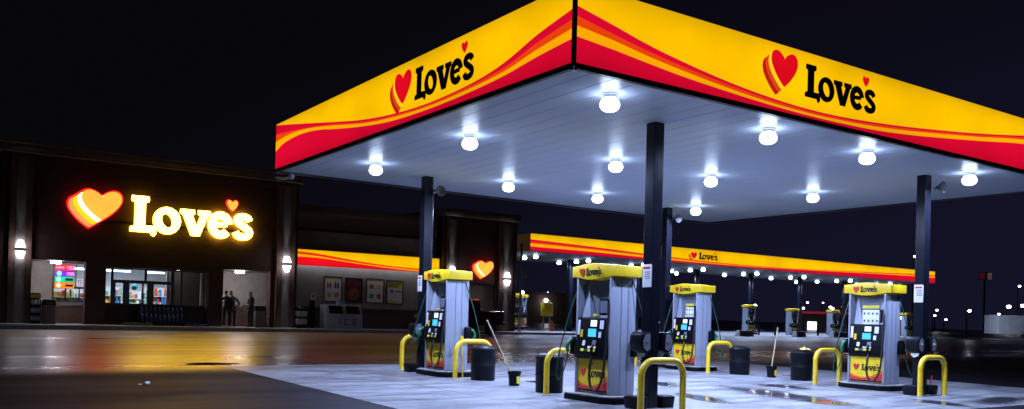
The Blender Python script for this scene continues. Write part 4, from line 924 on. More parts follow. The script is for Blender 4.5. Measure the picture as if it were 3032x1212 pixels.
for i, mm in enumerate(bd): b.prism(heart(-.10 * (3 - i) + .14, -.06 * (3 - i) + .06, 1.12, .92), (0, 0, 0), (1, 0, 0), (0, 0, 1), (0, -1, 0), .05 + .03 * i, mm, M['sign_heart_rim'])
b.build('heart_emblem', t, smooth=False)

# posters
def poster(x0, x1, z0, z1, lab, kind):
    t = thing('wall_poster', lab, 'poster', ((x0 + x1) / 2, GY_ - .005, (z0 + z1) / 2), 0, 'framed posters on the wing wall'); hw, hh = (x1 - x0) / 2, (z1 - z0) / 2
    b = MB(); f = .05
    b.box(-hw, hw, -.05, 0, hh - f, hh, M['mullion']); b.box(-hw, hw, -.05, 0, -hh, -hh + f, M['mullion']); b.box(-hw, -hw + f, -.049, 0, -hh + f, hh - f, M['mullion']); b.box(hw - f, hw, -.049, 0, -hh + f, hh - f, M['mullion']); b.build('frame', t, smooth=False)
    a, c = hw - f, hh - f; p = MB(); g_ = M
    if kind == 'fire':
        p.box(-a, a, -.03, -.005, -c, c, mat('poster_maroon', (.12, .02, .012), .6, var=.5, scale=3)); p.build('print', t, smooth=False)
        q = MB(); q.lathe([(.34, -.034), (.30, -.031)], (0, 0, -.2), mat('poster_flame', (.28, .09, .02), .6, var=.6, scale=6), 20, 'y'); q.build('picture', t); return
    base = goods[3]; p.box(-a, a, -.03, -.005, -c, c, base); p.build('print', t, smooth=False)
    class Each:
        def __getattr__(s, k):
            def f(*a): q_ = MB(); getattr(q_, k)(*a); q_.build('picture', t, smooth=False)
            return f
    q = Each()
    if kind == 'yellow':
        q.box(-a, a, -.034, -.031, c - .42, c, M['label_yellow']); q.box(-a, 0, -.034, -.031, -c, -c + .16, M['label_yellow'])
        for k in range(3): q.box(-a + .06, a - .08 - .1 * k, -.036, -.0345, c - .13 - .11 * k, c - .06 - .11 * k, M['ink'])
        q.lathe([(.13, -.034), (.13, -.031)], (-.2, 0, .06), goods[7], 16, 'y'); q.box(.05, a - .05, -.034, -.031, -.02, .12, M['sticker_red'])
    else:
        q.box(-a, a, -.034, -.031, c - .10, c, M['label_yellow'])
        cs = (goods[0], goods[5], goods[6], goods[4]) if kind == 'bottle' else (goods[0], goods[6], goods[2], goods[0])
        for i_, (cx, cz) in enumerate(((-.23, .26), (.23, .26), (-.23, -.30), (.23, -.30))):
            if kind == 'bottle' and i_ < 2:
                for dx in (-.08, .08): q.prism([(cx + dx - .055, cz - .2), (cx + dx + .055, cz - .2), (cx + dx + .055, cz + .06), (cx + dx + .022, cz + .13), (cx + dx + .022, cz + .19), (cx + dx - .022, cz + .19), (cx + dx - .022, cz + .13), (cx + dx - .055, cz + .06)], (0, -.031, 0), (1, 0, 0), (0, 0, 1), (0, -1, 0), .003, cs[i_])
            else:
                q.prism([(cx - .14, cz - .12), (cx + .12, cz - .15), (cx + .15, cz + .06), (cx + .02, cz + .14), (cx - .12, cz + .1)], (0, -.031, 0), (1, 0, 0), (0, 0, 1), (0, -1, 0), .003, cs[i_])
poster(19.36, 20.46, 2.06, 3.50, 'framed white poster with bottle pictures above the ice chest', 'bottle'); poster(20.66, 21.74, 2.04, 3.48, 'framed dark red poster, second of the wall posters', 'fire')
poster(21.97, 23.12, 2.06, 3.50, 'framed white poster with food pictures, right of the dark red one', 'food'); poster(23.28, 24.38, 2.04, 3.46, 'framed poster with a yellow top, rightmost of the wall posters', 'yellow')

# things along the store front
t = thing('ice_chest', 'white ice chest with two dark doors and the word ICE, under the posters', 'ice chest', (19.95, 45.75, FZ))
b = MB(); b.prism([(-.42, 0), (.48, 0), (.48, 1.32), (-.18, 1.32), (-.42, .78)], (-1.08, 0, 0), (0, 1, 0), (0, 0, 1), (1, 0, 0), 2.16, M['trailer_white']); b.build('body', t, .02)
for s in (-.48, .52):
    q = MB(); n = Vector((0, -.54, .24)).normalized(); O = Vector((s - .40, -.405, .82)); V = Vector((0, .24, .54)).normalized()
    q.prism([(0, 0), (.8, 0), (.8, .48), (0, .48)], O + n * .002, (1, 0, 0), V, n, .02, M['car_glass']); o = q.build('door', t, .006)
    q = MB(); q.box(s + .34, s + .37, -.50, -.46, .9, 1.15, M['steel']); q.build('handle', o)
b = MB(); ink = M['print_red']
mk = mat('ice_letter', (.10, .10, .18), .5)
b.box(-.30, -.24, -.428, -.4205, .20, .56, mk); seg(b, .0, .20, .26, .36, 'top bot l', mk, -.4205); seg(b, .50, .20, .26, .36, 'top mid bot l', mk, -.4205); b.build('lettering', t, smooth=False)
t = thing('cooler_box', 'small white box standing on the ice chest', 'box', (19.95, 45.9, FZ + 1.322)); b = MB(); b.box(-.2, .2, -.15, .15, 0, .2, M['trailer_white']); b.build('box', t, .01); b = MB(); b.box(-.21, .21, -.16, .16, .201, .24, goods[7]); b.build('lid', t, .01)
t = thing('placard_post', 'dark post with a small white placard left of the ice chest', 'sign', (18.24, 45.8, FZ)); b = MB(); b.box(-.14, .14, -.12, .12, 0, 1.5, M['bin_black'], .8); b.build('cabinet', t, .01); b = MB(); b.box(-.13, .13, -.13, -.11, 1.56, 1.92, M['paper']); b.box(-.015, .015, -.105, -.08, 1.5, 1.9, M['steel']); o = b.build('placard', t, smooth=False); b = MB(); b.box(-.05, .05, -.134, -.131, 1.66, 1.82, M['blue_jug']); b.build('symbol', o, smooth=False)
t = thing('newspaper_rack', 'pale newspaper rack at the corner right of the brick block', 'rack', (17.6, 45.75, FZ))
b = MB(); b.box(-.27, .27, -.22, .22, .0, .12, M['bin_black'])
for k in range(2): b.box(-.27, .27, -.22, .22, .2 + .42 * k, .50 + .42 * k, M['trailer_white'])
for xa in (-.26, .23):
    for ya in (-.21, .18): b.box(xa, xa + .03, ya, ya + .03, .0, 1.12, M['bin_black'])
b.build('rack', t, .005); b = MB()
for k in range(5): b.box(-.22 + .09 * k, -.15 + .09 * k, -.15, .15, 1.05, 1.12 + .05 * (k % 3), goods[k % 3 + 2] if k % 2 else goods[5])
tag(b.build('papers', t, smooth=False), kind='stuff')
t = thing('fluid_rack', 'rack of white fluid bottles with a yellow top board left of the window', 'rack', (4.80, 45.3, FZ))
b = MB(); b.box(-.22, .22, -.2, .2, 0, .06, M['bin_black'])
for k in range(3): b.box(-.22, .22, -.2, .2, .12 + .36 * k, .15 + .36 * k, M['bin_black'])
b.box(-.22, .22, .18, .2, 0, 1.4, M['bin_black']); b.box(-.22, -.2, -.2, .18, 0, 1.12, M['bin_black']); b.box(.2, .22, -.2, .18, 0, 1.12, M['bin_black']); b.build('frame', t, smooth=False)
b = MB(); b.box(-.23, .23, -.215, -.19, 1.18, 1.34, M['label_yellow']); b.box(-.02, .02, -.19, .18, 1.2, 1.24, M['bin_black']); b.build('top_board', t, .004)
fluid = mat('fluid_bottle', (.5, .55, .62), .35)
for k in range(3):
    for j in range(3):
        b = MB(); b.lathe([(.055, 0), (.058, .01), (.058, .17), (.02, .22), (.02, .25), (.002, .25)], (-.13 + .13 * j, -.08, .151 + .36 * k), fluid, 10); b.build('bottle', t)
def trash(x, y, lab):
    t = thing('litter_bin', lab, 'bin', (x, y, FZ), 0, 'square litter bins by the entrance')
    b = MB(); b.box(-.27, .27, -.27, .27, 0, .86, M['stucco_dark'], .97); b.build('body', t, .02)
    b = MB(); b.box(-.29, .29, -.29, .29, .865, 1.12, M['bin_black'], .82); b.build('hood', t, .03); b = MB(); b.box(-.15, .15, -.285, -.24, .92, 1.02, M['hose_black']); b.build('flap', t); return t
trash(5.36, 45.3, 'square litter bin with a black hood left of the entrance'); trash(15.28, 45.7, 'square litter bin right of the waiting people')
t = thing('hand_truck', 'dark hand truck leaning by the right brick pilaster', 'hand truck', (15.78, 45.72, FZ))
b = MB()
for xa in (-.12, .12): b.tube([(xa, 0, .08), (xa, .12, 1.12), (xa * .6, .16, 1.2)], .018, M['bin_black'], 8)
for k in range(4): b.tube([(-.12, .02 + .03 * k, .2 + .26 * k), (.12, .02 + .03 * k, .2 + .26 * k)], .012, M['bin_black'], 8)
b.box(-.16, .16, -.22, 0, .03, .05, M['bin_black']); b.build('frame', t)
for s in (-1, 1): b = MB(); b.lathe([(.002, -.03), (.10, -.03), (.12, 0), (.10, .03), (.002, .03)], (s * .17, .04, .125), M['tyre'], 16, 'x'); b.build('wheel', t)
# jug rack
t = thing('jug_rack', 'low dark rack before the entrance windows, full of blue jugs', 'rack', (10.33, 45.35, FZ))
b = MB(); b.box(-1.06, 1.06, -.2, .2, .0, .12, M['bin_black']); b.box(-1.06, 1.06, -.2, .2, .16, .20, M['bin_black']); b.box(-1.06, 1.06, .0, .32, .52, .56, M['bin_black']); b.box(-1.06, 1.06, .32, .34, 0, 1.0, M['bin_black'])
for xa in (-1.06, 1.03): b.box(xa, xa + .03, -.2, .32, .2, .52, M['bin_black'])
b.build('frame', t, smooth=False)
def jug_mesh():
    root = thing('jug', '', 'jug'); b = MB(); b.lathe([(.085, 0), (.092, .02), (.092, .2), (.07, .26), (.03, .29), (.03, .31)], (0, 0, 0), M['blue_jug'], 12); b.build('bottle', root); b = MB(); b.lathe([(.034, .311), (.034, .34), (.002, .34)], (0, 0, 0), M['sticker'], 10); b.build('cap', root); return root
j0 = jug_mesh(); first = True
for k in range(2):
    for i in range(10):
        o = j0 if first else copy_tree(j0); first = False; o.location = (9.40 + .206 * i, 45.25 + .2 * k, FZ + (.201 if k == 0 else .561)); o.rotation_euler = (0, 0, i)
        tag(o, 'blue jug in the %s row of the dark rack before the entrance windows' % ('lower' if k == 0 else 'upper'), 'jug', 'blue jugs in the %s row' % ('lower' if k == 0 else 'upper'))
for x, ln, m, lab in ((9.15, 1.3, 'wrap_green', 'low stack of green wrapped packs left of the jug rack'), (11.05, 1.1, 'wrap_blue', 'low stack of blue wrapped packs right of the jug rack')):
    t = thing('wrapped_packs', lab, 'packs', (x if ln > 1.2 else 11.95, 45.0, FZ), 0, 'low wrapped packs before the windows')
    for k in range(4):
        b = MB(); q = ln / 4; b.box(-ln / 2 + q * k + .01, -ln / 2 + q * k + q - .01, -.2, .2, 0, .12 + .03 * (k % 2), M[m]); b.build('pack', t, .03)

# ------------------------------------------------------------------ people
def person(lab, loc, rz, J, jacket, hips=0.0, hold=None, hs=1.0):
    """one skinned body; J gives hand and elbow places in body space (facing -y)"""
    root = thing('person', lab, 'person', loc, rz)
    V = []; E = []; RD = []
    def pt(p, r_, par=None):
        V.append(p); RD.append(r_ if isinstance(r_, tuple) else (r_, r_))
        if par is not None: E.append((par, len(V) - 1))
        return len(V) - 1
    pel = pt((0, 0, .95), (.165, .12)); wst = pt((0, .0, 1.10), (.155, .115), pel); ch = pt((0, .0, 1.30), (.18, .125), wst); nb = pt((0, .0, 1.45), (.13, .09), ch); nk = pt((0, -.01, 1.53), .058, nb); hd = pt((J.get('head', (0, -.03, 1.60))), .06, nk)
    for s, key in ((-1, 'l'), (1, 'r')):
        hp = pt((s * .095, 0, .86), (.105, .105), pel); kn = pt(J.get('knee_' + key, (s * .115, -.02, .48)), .068, hp); an = pt(J.get('ankle_' + key, (s * .12, .02, .09)), .05, kn); pt((J.get('ankle_' + key, (s * .12, .02, .09))[0], -.13, .045), (.048, .035), an)
        sh = pt((s * .19, .0, 1.40), .075, nb); el = pt(J['elbow_' + key], .052, sh); wr = pt(J['hand_' + key], .034, el)
        w_, e_ = Vector(J['hand_' + key]), Vector(J['elbow_' + key]); d = (w_ - e_).normalized(); sd = d.cross(Vector((0, 0, 1)) if abs(d.z) < .8 else Vector((0, 1, 0))).normalized(); nn = d.cross(sd)
        pm = pt(tuple(w_ + d * .06), (.038, .018), wr)
        for k in range(4):
            ln = (.075, .085, .08, .062)[k]; o_ = sd * (.030 - .02 * k)
            f1 = pt(tuple(w_ + d * .10 + o_), .0105, pm); f2 = pt(tuple(w_ + d * (.10 + ln * .55) + o_ + nn * .01), .0095, f1); pt(tuple(w_ + d * (.10 + ln * .9) + o_ + nn * .03), .008, f2)
        th = pt(tuple(w_ + d * .04 + sd * .045 + nn * .01), .012, pm); pt(tuple(w_ + d * .09 + sd * .06 + nn * .02), .0095, th)
    me = bpy.data.meshes.new('body'); me.from_pydata(V, E, []); o = bpy.data.objects.new('body', me); COL.objects.link(o)
    md = o.modifiers.new('skin', 'SKIN'); md.use_smooth_shade = True; md.branch_smoothing = .4
    for i, r_ in enumerate(RD): me.skin_vertices[0].data[i].radius = r_
    me.skin_vertices[0].data[0].use_root = True
    o.modifiers.new('sub', 'SUBSURF').levels = 1; o.modifiers['sub'].render_levels = 1
    dg = bpy.context.evaluated_depsgraph_get(); m2 = bpy.data.meshes.new_from_object(o.evaluated_get(dg)); bpy.data.objects.remove(o)
    # head joined to the same surface
    bm = bmesh.new(); bm.from_mesh(m2); hx, hy, hz = J.get('face', (0, -.03, 1.66)); fr = J.get('look', 0)
    rot = Matrix.Rotation(fr, 4, 'Z'); T = Matrix.Translation((hx, hy, hz)) @ rot
    bmesh.ops.create_uvsphere(bm, u_segments=16, v_segments=12, radius=1, matrix=T @ Matrix.Diagonal((.078, .098, .118, 1)))
    bmesh.ops.create_cone(bm, cap_ends=True, segments=6, radius1=.018, radius2=.006, depth=.045, matrix=T @ Matrix.Translation((0, -.10, -.01)) @ Matrix.Rotation(R(70), 4, 'X'))
    for s in (-1, 1): bmesh.ops.create_uvsphere(bm, u_segments=8, v_segments=6, radius=1, matrix=T @ Matrix.Translation((s * .079, .005, -.005)) @ Matrix.Diagonal((.012, .022, .034, 1)))
    bmesh.ops.create_uvsphere(bm, u_segments=10, v_segments=8, radius=1, matrix=T @ Matrix.Translation((0, -.025, -.085)) @ Matrix.Diagonal((.05, .06, .035, 1)))
    bm.to_mesh(m2); bm.free(); m2.materials.clear()
    for m in (M['skin'], jacket, M['trousers'], M['shoe'], M['frame_black'], M['print_red']): m2.materials.append(m)
    hands = [Vector(J['hand_l']), Vector(J['hand_r'])]
    for p in m2.polygons:
        c = p.center; p.use_smooth = True; i = 1
        if c.z < .10: i = 3
        elif c.z < .93 and min((c - h).length for h in hands) > .16 and min((c - Vector(J['elbow_l'])).length, (c - Vector(J['elbow_r'])).length) > .12: i = 2
        if c.z > 1.52: i = 0
        for h, e_ in zip(hands, (Vector(J['elbow_l']), Vector(J['elbow_r']))):
            d = (h - e_).normalized()
            if (c - h).dot(d) > .0 and (c - h).length < .24: i = 0
        p.material_index = i
    bo = bpy.data.objects.new('body', m2); COL.objects.link(bo); bo.parent = root
    f_ = MB()
    for s in (-1, 1): f_.ball((hx + s * .03, hy - .088, hz + .01), .011, M['frame_black'], 8, 6)
    f_.box(hx - .022, hx + .022, hy - .098, hy - .092, hz - .056, hz - .048, M['print_red'])
    o = f_.build('face', root); o.location = (0, 0, 0)
    if fr:
        for v in o.data.vertices:
            q = rot @ (Vector(v.co) - Vector((hx, hy, hz))) + Vector((hx, hy, hz)); v.co = q
    h = MB(); n, k = 16, 8; vs = []; fs = []
    for i in range(k + 1):
        tt = R(4 + 92 * i / k)
        for j in range(n):
            a = 2 * math.pi * j / n; front = -math.sin(a); cut = 1 if front < .3 else .62
            t2 = tt * cut; q = rot @ Vector((.086 * math.sin(t2) * math.cos(a), .106 * math.sin(t2) * math.sin(a) + .006, .126 * math.cos(t2) + .004)); vs.append((hx + q.x, hy + q.y, hz + q.z))
    for i in range(k):
        for j in range(n): j2 = (j + 1) % n; fs.append((i * n + j, (i + 1) * n + j, (i + 1) * n + j2, i * n + j2))
    fs.append(tuple(range(n))); h.mesh(vs, fs, M['hair_dark']); h.build('hair', root)
    root.scale = (hs, hs, hs); return root
PY_ = 45.45
person('person in a dark jacket standing with one arm round the person in teal', (13.52, PY_, FZ), R(160), dict(elbow_l=(-.30, -.02, 1.14), hand_l=(-.28, -.16, .95), elbow_r=(.36, -.06, 1.22), hand_r=(.20, -.26, 1.20), head=(.03, -.03, 1.60), face=(.05, -.04, 1.67)), M['jacket_dark'], hs=1.04)
person('person in a teal jacket, hand on hip, close to the one in dark', (13.86, PY_ + .22, FZ), R(10), dict(elbow_r=(.40, .06, 1.16), hand_r=(.22, -.06, 1.0), elbow_l=(-.28, -.04, 1.14), hand_l=(-.16, -.22, 1.05), head=(-.06, -.03, 1.60), face=(-.09, -.03, 1.66)), M['jacket_teal'], hs=1.05)
pc = person('person in a navy jacket standing apart and holding pale cloth in both hands', (14.78, PY_, FZ), R(-75), dict(elbow_l=(-.24, -.06, 1.13), hand_l=(-.10, -.32, 1.10), elbow_r=(.24, -.06, 1.13), hand_r=(.10, -.32, 1.12), head=(0, -.06, 1.59), face=(0, -.08, 1.66), knee_l=(-.10, -.05, .48)), M['jacket_navy'], hs=1.03)
t = thing('cloth', 'pale cloth hanging from the hands of the person in the navy jacket', 'cloth', (14.78 - .36, PY_ - .06, FZ + 1.12))
b = MB(); vs = []; fs = []; n = 7
for i in range(n):
    for j in range(n):
        u, v = i / (n - 1), j / (n - 1); vs.append((-.14 + .26 * u + .02 * math.sin(9 * v), .04 * math.sin(8 * u + 3 * v) - .03, .05 - .42 * v * (1 - .15 * math.sin(3 * u))))
for i in range(n - 1):
    for j in range(n - 1): fs.append((i * n + j, (i + 1) * n + j, (i + 1) * n + j + 1, i * n + j + 1))
b.mesh(vs, fs, M['paper']); b.build('fabric', t)

# ------------------------------------------------------------------ red pickup
t = thing('pickup_truck', 'dark red pickup truck parked before the far entrance block', 'pickup', (25.15, 41.6, gz(24.45, 41.6)))
b = MB(); side = [(-3.0, .55), (-3.05, 1.05), (-2.85, 1.22), (-1.5, 1.30), (-.75, 1.95), (.85, 1.97), (1.05, 1.38), (1.12, 1.36), (3.0, 1.36), (3.02, .62), (2.5, .55)]
b.prism(side, (0, -.95, 0), (1, 0, 0), (0, 0, 1), (0, 1, 0), 1.9, M['car_red']); b.build('body', t, .06)
for s in (-1, 1):
    b = MB(); b.prism([(-1.25, 1.36), (-.70, 1.84), (.02, 1.86), (.02, 1.38)], (0, s * .952, 0), (1, 0, 0), (0, 0, 1), (0, s, 0), .008, M['car_glass']); b.prism([(.10, 1.38), (.10, 1.86), (.78, 1.86), (.92, 1.40)], (0, s * .952, 0), (1, 0, 0), (0, 0, 1), (0, s, 0), .008, M['car_glass']); b.build('side_window', t)
    b = MB(); b.box(.96, 1.0, min(s * .3, s * .8), max(s * .3, s * .8), 1.45, 1.85, M['car_glass']); b.build('rear_window', t)
    b = MB(); b.box(-1.2, -1.0, min(s * .97, s * 1.2), max(s * .97, s * 1.2), 1.30, 1.55, M['frame_black']); b.build('mirror', t, .03)
    b = MB(); b.box(3.0, 3.04, min(s * .75, s * .92), max(s * .75, s * .92), .95, 1.25, M['print_red']); b.build('tail_light', t)
    b = MB(); b.box(-3.09, -3.02, min(s * .6, s * .9), max(s * .6, s * .9), .9, 1.06, M['steel']); b.build('headlight', t)
    for xw in (-2.0, 1.9):
        b = MB(); b.lathe([(.30, -.13), (.39, -.11), (.40, 0), (.39, .11), (.30, .13)], (xw, s * .86, .40), M['tyre'], 24, 'y'); o = b.build('wheel', t); b = MB(); b.lathe([(.002, -.01), (.24, 0), (.25, .02), (.25, .06)] if s < 0 else [(.25, -.06), (.25, -.02), (.24, 0), (.002, .01)], (xw, s * 1.0, .40), M['rim'], 18, 'y'); b.build('rim', o)
for k in range(5): b = MB(); b.box(-.55, -.45, -.55 + .27 * k, -.45 + .27 * k, 1.96, 2.01, M['marker_orange']); b.build('roof_marker', t, .01)
b = MB(); b.box(3.0, 3.14, -.95, .95, .56, .76, M['chrome']); b.build('bumper', t, .03)
t.rotation_euler = (0, 0, R(3)); t.scale = (.78, .96, 1)

# ------------------------------------------------------------------ beside the far pumps
t = thing('yellow_cabinet', 'yellow metal cabinet on two legs by the left far pump', 'cabinet', (35.6, 47.6, gz(35.6, 47.6) + .15))
b = MB(); b.box(-.36, .36, -.22, .22, .95, 1.85, M['pump_yellow']); b.build('box', t, .02)
for s in (-1, 1): b = MB(); b.box(s * .26 - .04, s * .26 + .04, -.05, .05, 0, .95, M['steel']); b.build('leg', t)
b = MB(); b.lathe([(.10, 1.85), (.10, 1.98), (.03, 2.06)], (.15, 0, 0), M['housing'], 14); b.build('vent_cap', t)
t = thing('traffic_cone', 'orange traffic cone below the yellow cabinet', 'cone', (35.3, 46.6, gz(35.3, 46.6) + .12))
b = MB(); b.lathe([(.17, .03), (.03, .70), (.002, .71)], (0, 0, 0), M['cone_orange'], 16); b.build('cone', t); b = MB(); b.box(-.2, .2, -.2, .2, 0, .03, M['cone_orange']); b.build('base', t); b = MB(); b.lathe([(.112, .30), (.085, .42)], (0, 0, 0), M['paper'], 16); b.build('band', t)
t = thing('clearance_sign', 'grey pole with a small hanging plate at the left end of the far canopy', 'sign', (32.55, 46.4, gz(32.5, 46.4)))
b = MB(); b.box(-.06, .06, -.06, .06, 0, 5.75, M['pump_grey']); b.build('pole', t, .01); b = MB(); b.box(.08, .50, -.03, .0, 3.55, 4.35, M['pump_panel']); b.build('plate', t, .01)
t = thing('yellow_tag', 'yellow plate on a post left of the nearest pump, far behind it', 'sign', (40.9, 47.4, gz(40.9, 47.4))); b = MB(); b.box(-.03, .03, -.03, .03, 0, 1.9, M['bin_black']); b.build('post', t); b = MB(); b.box(-.16, .16, -.06, -.03, 1.0, 1.9, M['pump_yellow']); b.build('plate', t, .04)
t = thing('utility_box', 'low building with one small lamp behind the yellow cabinet', 'building', (57, 78, gz(57, 78)))
b = MB(); b.box(-9, 9, 0, 8, -.5, 3.2, M['brick_dark']); b.build('wall', t); b = MB(); b.box(-9.1, 9.1, -.1, 8.1, 3.2, 3.4, M['brick_dark']); b.build('roof', t)
b = MB(); b.ball((1.0, -.25, 2.5), .22, glow('wall_lamp', (.9, .9, 1), 9)); b.build('lamp', t)
ld = bpy.data.lights.new('wall_lamp_light', 'POINT'); ld.energy = 22; ld.shadow_soft_size = .2; lo = bpy.data.objects.new('lamp_light', ld); COL.objects.link(lo); lo.parent = t; lo.location = (1.0, -.6, 2.2)
for x in (57.6, 63.2, 68.9, 80.6):
    t = thing('pump_island', 'dark kerbed island under the far pump at %s' % {57.6: 'the left of that row', 63.2: 'the left side of the lit kiosk window', 68.9: 'the right side of the lit kiosk window', 80.6: 'the right end of the row'}[x], 'island', (x, 49.0, gz(x, 49.0) - .16), 0, 'dark islands under the far pumps')
    b = MB(); b.box(-1.3, 1.3, -2.4, 2.4, 0, .12, M['bin_black']); b.build('kerb', t, .03)
    for s in (-1, 1): b = MB(); b.tube([(s * 1.0, -1.9, .1), (s * 1.0, -1.9, 1.0)], .08, M['bin_black'], 10); b.build('bollard_pipe', t)
for i, (x, w_) in enumerate(((51.5, 1.6), (57.9, 1.2), (63.2, 2.4), (69.8, 1.8))):
    t = thing('lit_ground_block', 'pale low block standing in for lit ground before the far pumps, %s' % ('leftmost', 'second from left', 'third from left', 'rightmost')[i], 'light patch', (x, 44.2, gz(x, 44.2) - .05), 0, 'pale blocks for lit ground before the far pumps')
    b = MB(); b.box(-w_ / 2, w_ / 2, -.3, .3, 0, .5, M['trailer_white'], .9, .5); b.build('block', t, .03)  # pale blocks put in where lamplight falls on the ground
d = fw + r2 * ((2447 - 1516) / F) - u2 * ((985 - PY) / F); P = d * 103
t = thing('kiosk', 'distant low kiosk with red roof edge and a lit white window', 'kiosk', (P.x, P.y, gz(88.9, 65) - .7), -yaw)
b = MB(); b.box(-2.6, 2.6, 0, 5, 0, 2.7, M['stucco_dark']); b.build('wall', t); b = MB(); b.box(-2.7, 2.7, -.1, 5.1, 2.7, 2.95, glow('kiosk_edge', (.30, .02, .03), .55)); b.build('roof_edge', t, .02)
b = MB(); b.box(-2.30, -1.14, -.02, .0, .72, 1.82, M['mullion']); o = b.build('window_frame', t); b = MB(); b.box(-2.25, -1.19, -.05, -.021, .78, 1.76, glow('kiosk_window', (.95, .97, 1), 2.2)); b.build('pane', o)
# white cargo trailer at the right edge
t = thing('cargo_trailer', 'pale closed cargo trailer at the right edge of the lot', 'trailer', (97.5, 46.6, gz(97, 46.6)))
b = MB(); b.box(-3.2, 3.2, -1.1, 1.1, .45, 2.45, M['trailer_white']); b.build('box', t, .05)
for k in range(6): b = MB(); b.box(-3.2 + 1.2 * k, -3.16 + 1.2 * k, -1.112, -1.101, .5, 2.4, M['housing']); b.build('rib', t)
for s in (-.1, .75): b = MB(); b.lathe([(.24, -.1), (.34, -.09), (.35, .09), (.24, .1)], (s, -1.0, .35), M['tyre'], 20, 'y'); o = b.build('wheel', t); b = MB(); b.lathe([(.002, -.11), (.20, -.108), (.21, -.102)], (s, -1.0, .35), M['rim'], 16, 'y'); b.build('rim', o)
b = MB(); b.box(-.6, 1.25, -1.16, -1.112, .68, .76, M['bin_black']); b.build('mudguard', t, .02)
t.rotation_euler = (0, 0, R(-24))
# litter
t = thing('paper_cup', 'crushed white paper cup lying on the wet asphalt', 'litter', (3.6, 16.8, gz(3.6, 16.8) + .028), R(40))
t.scale = (.75, .75, .75)
b = MB(); b.lathe([(.028, -.07), (.04, .06), (.043, .065), (.036, .06), (.024, -.065)], (0, 0, 0), M['paper'], 14, 'x'); b.build('cup', t); b = MB(); b.lathe([(.044, .0), (.044, .012), (.03, .02)], (-.18, .05, -.03), M['paper'], 14); b.build('lid', t)

# distant lamps, each a pole with a lit head
def street(u, v, depth, r_, lab, c=(.85, .88, 1.0), s=18, parts=True):
    """lamp standing in the direction of a place seen far off, at a real distance"""
    d = fw + r2 * ((u - 1516) / F) - u2 * ((v - PY) / F); P = Vector((0, 0, 1.42)) + d * depth
    z0 = gz(min(150, P.x), min(150, P.y)) - .5; t = thing('street_lamp', lab, 'street lamp', (P.x, P.y, z0), 0, 'distant lamps in the dark')
    h = P.z - z0
    b = MB(); b.tube([(0, .3, 0), (0, .3, h * .7), (0, .3, h + .1)], [.11, .09, .07], M['bin_black'], 8); b.build('pole', t)
    m = glow('lamp_%d_%d' % (u, v), c, s); b = MB(); b.ball((0, 0, h), r_ * .8, m, 10, 7, (1, 1, .75)); b.build('lamp_head', t)
    if 'alone between' in lab:
        ld = bpy.data.lights.new('trailer_fill', 'SPOT'); ld.energy = 2600; ld.color = (.72, .80, 1); ld.shadow_soft_size = .3; ld.spot_size = R(50); ld.spot_blend = .8; lo = bpy.data.objects.new('bulb', ld); COL.objects.link(lo); lo.parent = t; lo.location = (0, -.1, h - r_ - .4); lo.rotation_euler = (Vector((97.5, 46.4, 1.6)) - P).to_track_quat('-Z', 'Y').to_euler()  # spot added to this lamp to brighten the trailer
    b = MB(); b.box(-.06, .06, -.05, .35, h + r_ * .8, h + r_ * .8 + .08, M['bin_black']); b.build('arm', t)
D_ = 3032 / 2576
SL = [(1900 * D_, 769 * D_, 105, .26, 'white lamp over the distant pump left of the standing broom handle'), (2391, 896, 130, .2, 'small white lamp above the left end of the kiosk'), (2379, 913, 120, .2, 'small white lamp just left of the kiosk roof'), (2437, 897, 140, .2, 'small pinkish lamp over the kiosk roof'), (2459, 910, 120, .24, 'larger of the paired white lamps right of the kiosk'), (2466, 914, 120, .2, 'smaller of the paired white lamps right of the kiosk'), (2495, 909, 130, .26, 'red lamp left of the right front pump'), (2672, 942, 90, .26, 'white lamp just right of the right front pump'),
      (2709, 760, 160, .3, 'lone high lamp beside the right post'), (2774, 919, 140, .24, 'lamp just right of the right post, upper of a pair'), (2768, 935, 130, .2, 'lamp just right of the right post, lower of a pair'), (2801, 947, 130, .2, 'low lamp right of the right post'), (2871, 921, 84, .2, 'bright lamp alone between the right post and the trailer'), (2987, 909, 150, .45, 'brightest lamp above the pale trailer'), (2958, 931, 140, .22, 'small lamp low over the trailer front'), (3019, 848, 170, .28, 'high lamp at the right edge'), (3028, 906, 150, .4, 'bright lamp cut by the right edge'),
      (1547, 866, 75, .2, 'white lamp above the leftmost far pump header'), (1622, 866, 130, .12, 'tiny cyan lamp above the yellow cabinet'), (2006, 916, 110, .2, 'pale lamp just left of the pump behind the thick post'), (1949, 955, 100, .18, 'low lamp left of the thick front post')]
for q in SL: street(*q, **({'c': (1, .1, .15), 's': 4} if 'red lamp' in q[4] else {'c': (1, .5, .55), 's': 6} if 'pinkish' in q[4] else {'c': (.4, .9, 1), 's': 6} if 'cyan' in q[4] else {}))
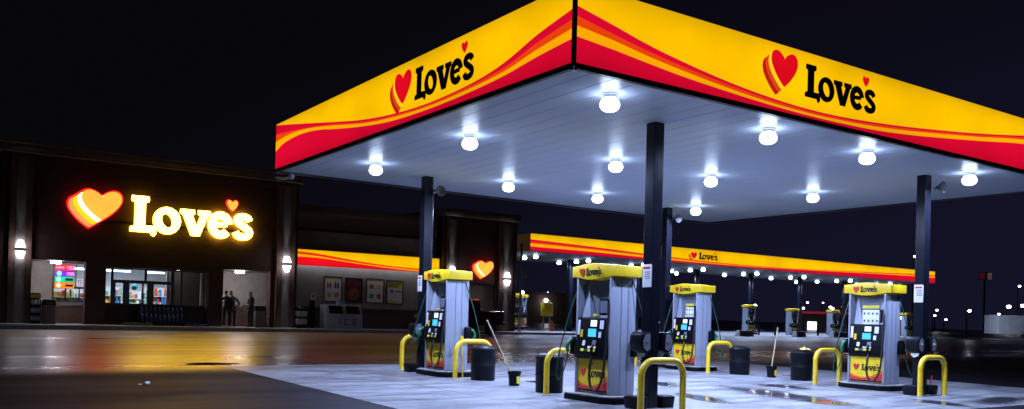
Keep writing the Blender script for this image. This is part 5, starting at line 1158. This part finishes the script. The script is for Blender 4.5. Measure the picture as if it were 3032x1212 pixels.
# far lit signs
def far_sign(u, v, depth, w_, h, lab, kind):
    d = fw + r2 * ((u - 1516) / F) - u2 * ((v - PY) / F); P = Vector((0, 0, 1.42)) + d * depth; z0 = gz(min(P.x, 150), min(P.y, 150)) - .5
    t = thing('pole_sign', lab, 'sign', (P.x, P.y, z0), -yaw); H = P.z - z0
    b = MB(); b.tube([(0, .3, 0), (0, .3, H)], .2, M['bin_black'], 10); b.build('pole', t)
    b = MB(); b.box(-w_ / 2, w_ / 2, 0, .25, H - h / 2, H + h / 2, M['bin_black']); b.build('cabinet', t, .03)
    b = MB(); r_ = random.Random(5)
    if kind == 'red':
        b.box(-w_ / 2 + .05, -.1, -.05, -.002, H - h / 2 + .1, H + h / 2 - .1, glow('far_sign_red', (.22, .02, .03), .22, .8, 4)); b.box(.5, w_ / 2 - .05, -.05, -.002, H - h / 2 + .1, H + h / 2 - .1, glow('far_sign_pale', (.36, .20, .18), .28, .8, 4))
    else:
        m = glow('far_sign_yellow', (1, .9, .05), 1.6)
        for k in range(2):
            x0 = -w_ / 2 + .15 + k * w_ * .55; q = w_ * .36
            seg(b, x0, H - h / 2 + .15, q * .45, h - .3, ('top lt rt mid r', 'l mid rt')[k], m, -.002); seg(b, x0 + q * .55, H - h / 2 + .15, q * .45, h - .3, ('lt mid r rt', 'top r bot l')[k], m, -.002)
    b.build('face', t, smooth=False)
far_sign(2918, 818, 200, 2.9, 1.7, 'dim red and white sign high in the dark at the far right', 'red')
far_sign(2640, 838, 120, 2.7, 1.7, 'yellow lit figures on a sign behind the header of the right front pump', 'yellow')

# ------------------------------------------------------------------ render set-up
scene.render.engine = 'CYCLES'
cy = scene.cycles; cy.use_denoising = True; cy.max_bounces = 6; cy.diffuse_bounces = 3; cy.glossy_bounces = 4; cy.transmission_bounces = 6; cy.sample_clamp_indirect = 6; cy.caustics_reflective = False; cy.caustics_refractive = False
try: cy.use_light_tree = True
except Exception: pass
vs_ = scene.view_settings; vs_.view_transform = 'Standard'; vs_.look = 'None'; vs_.exposure = 0; vs_.gamma = 1
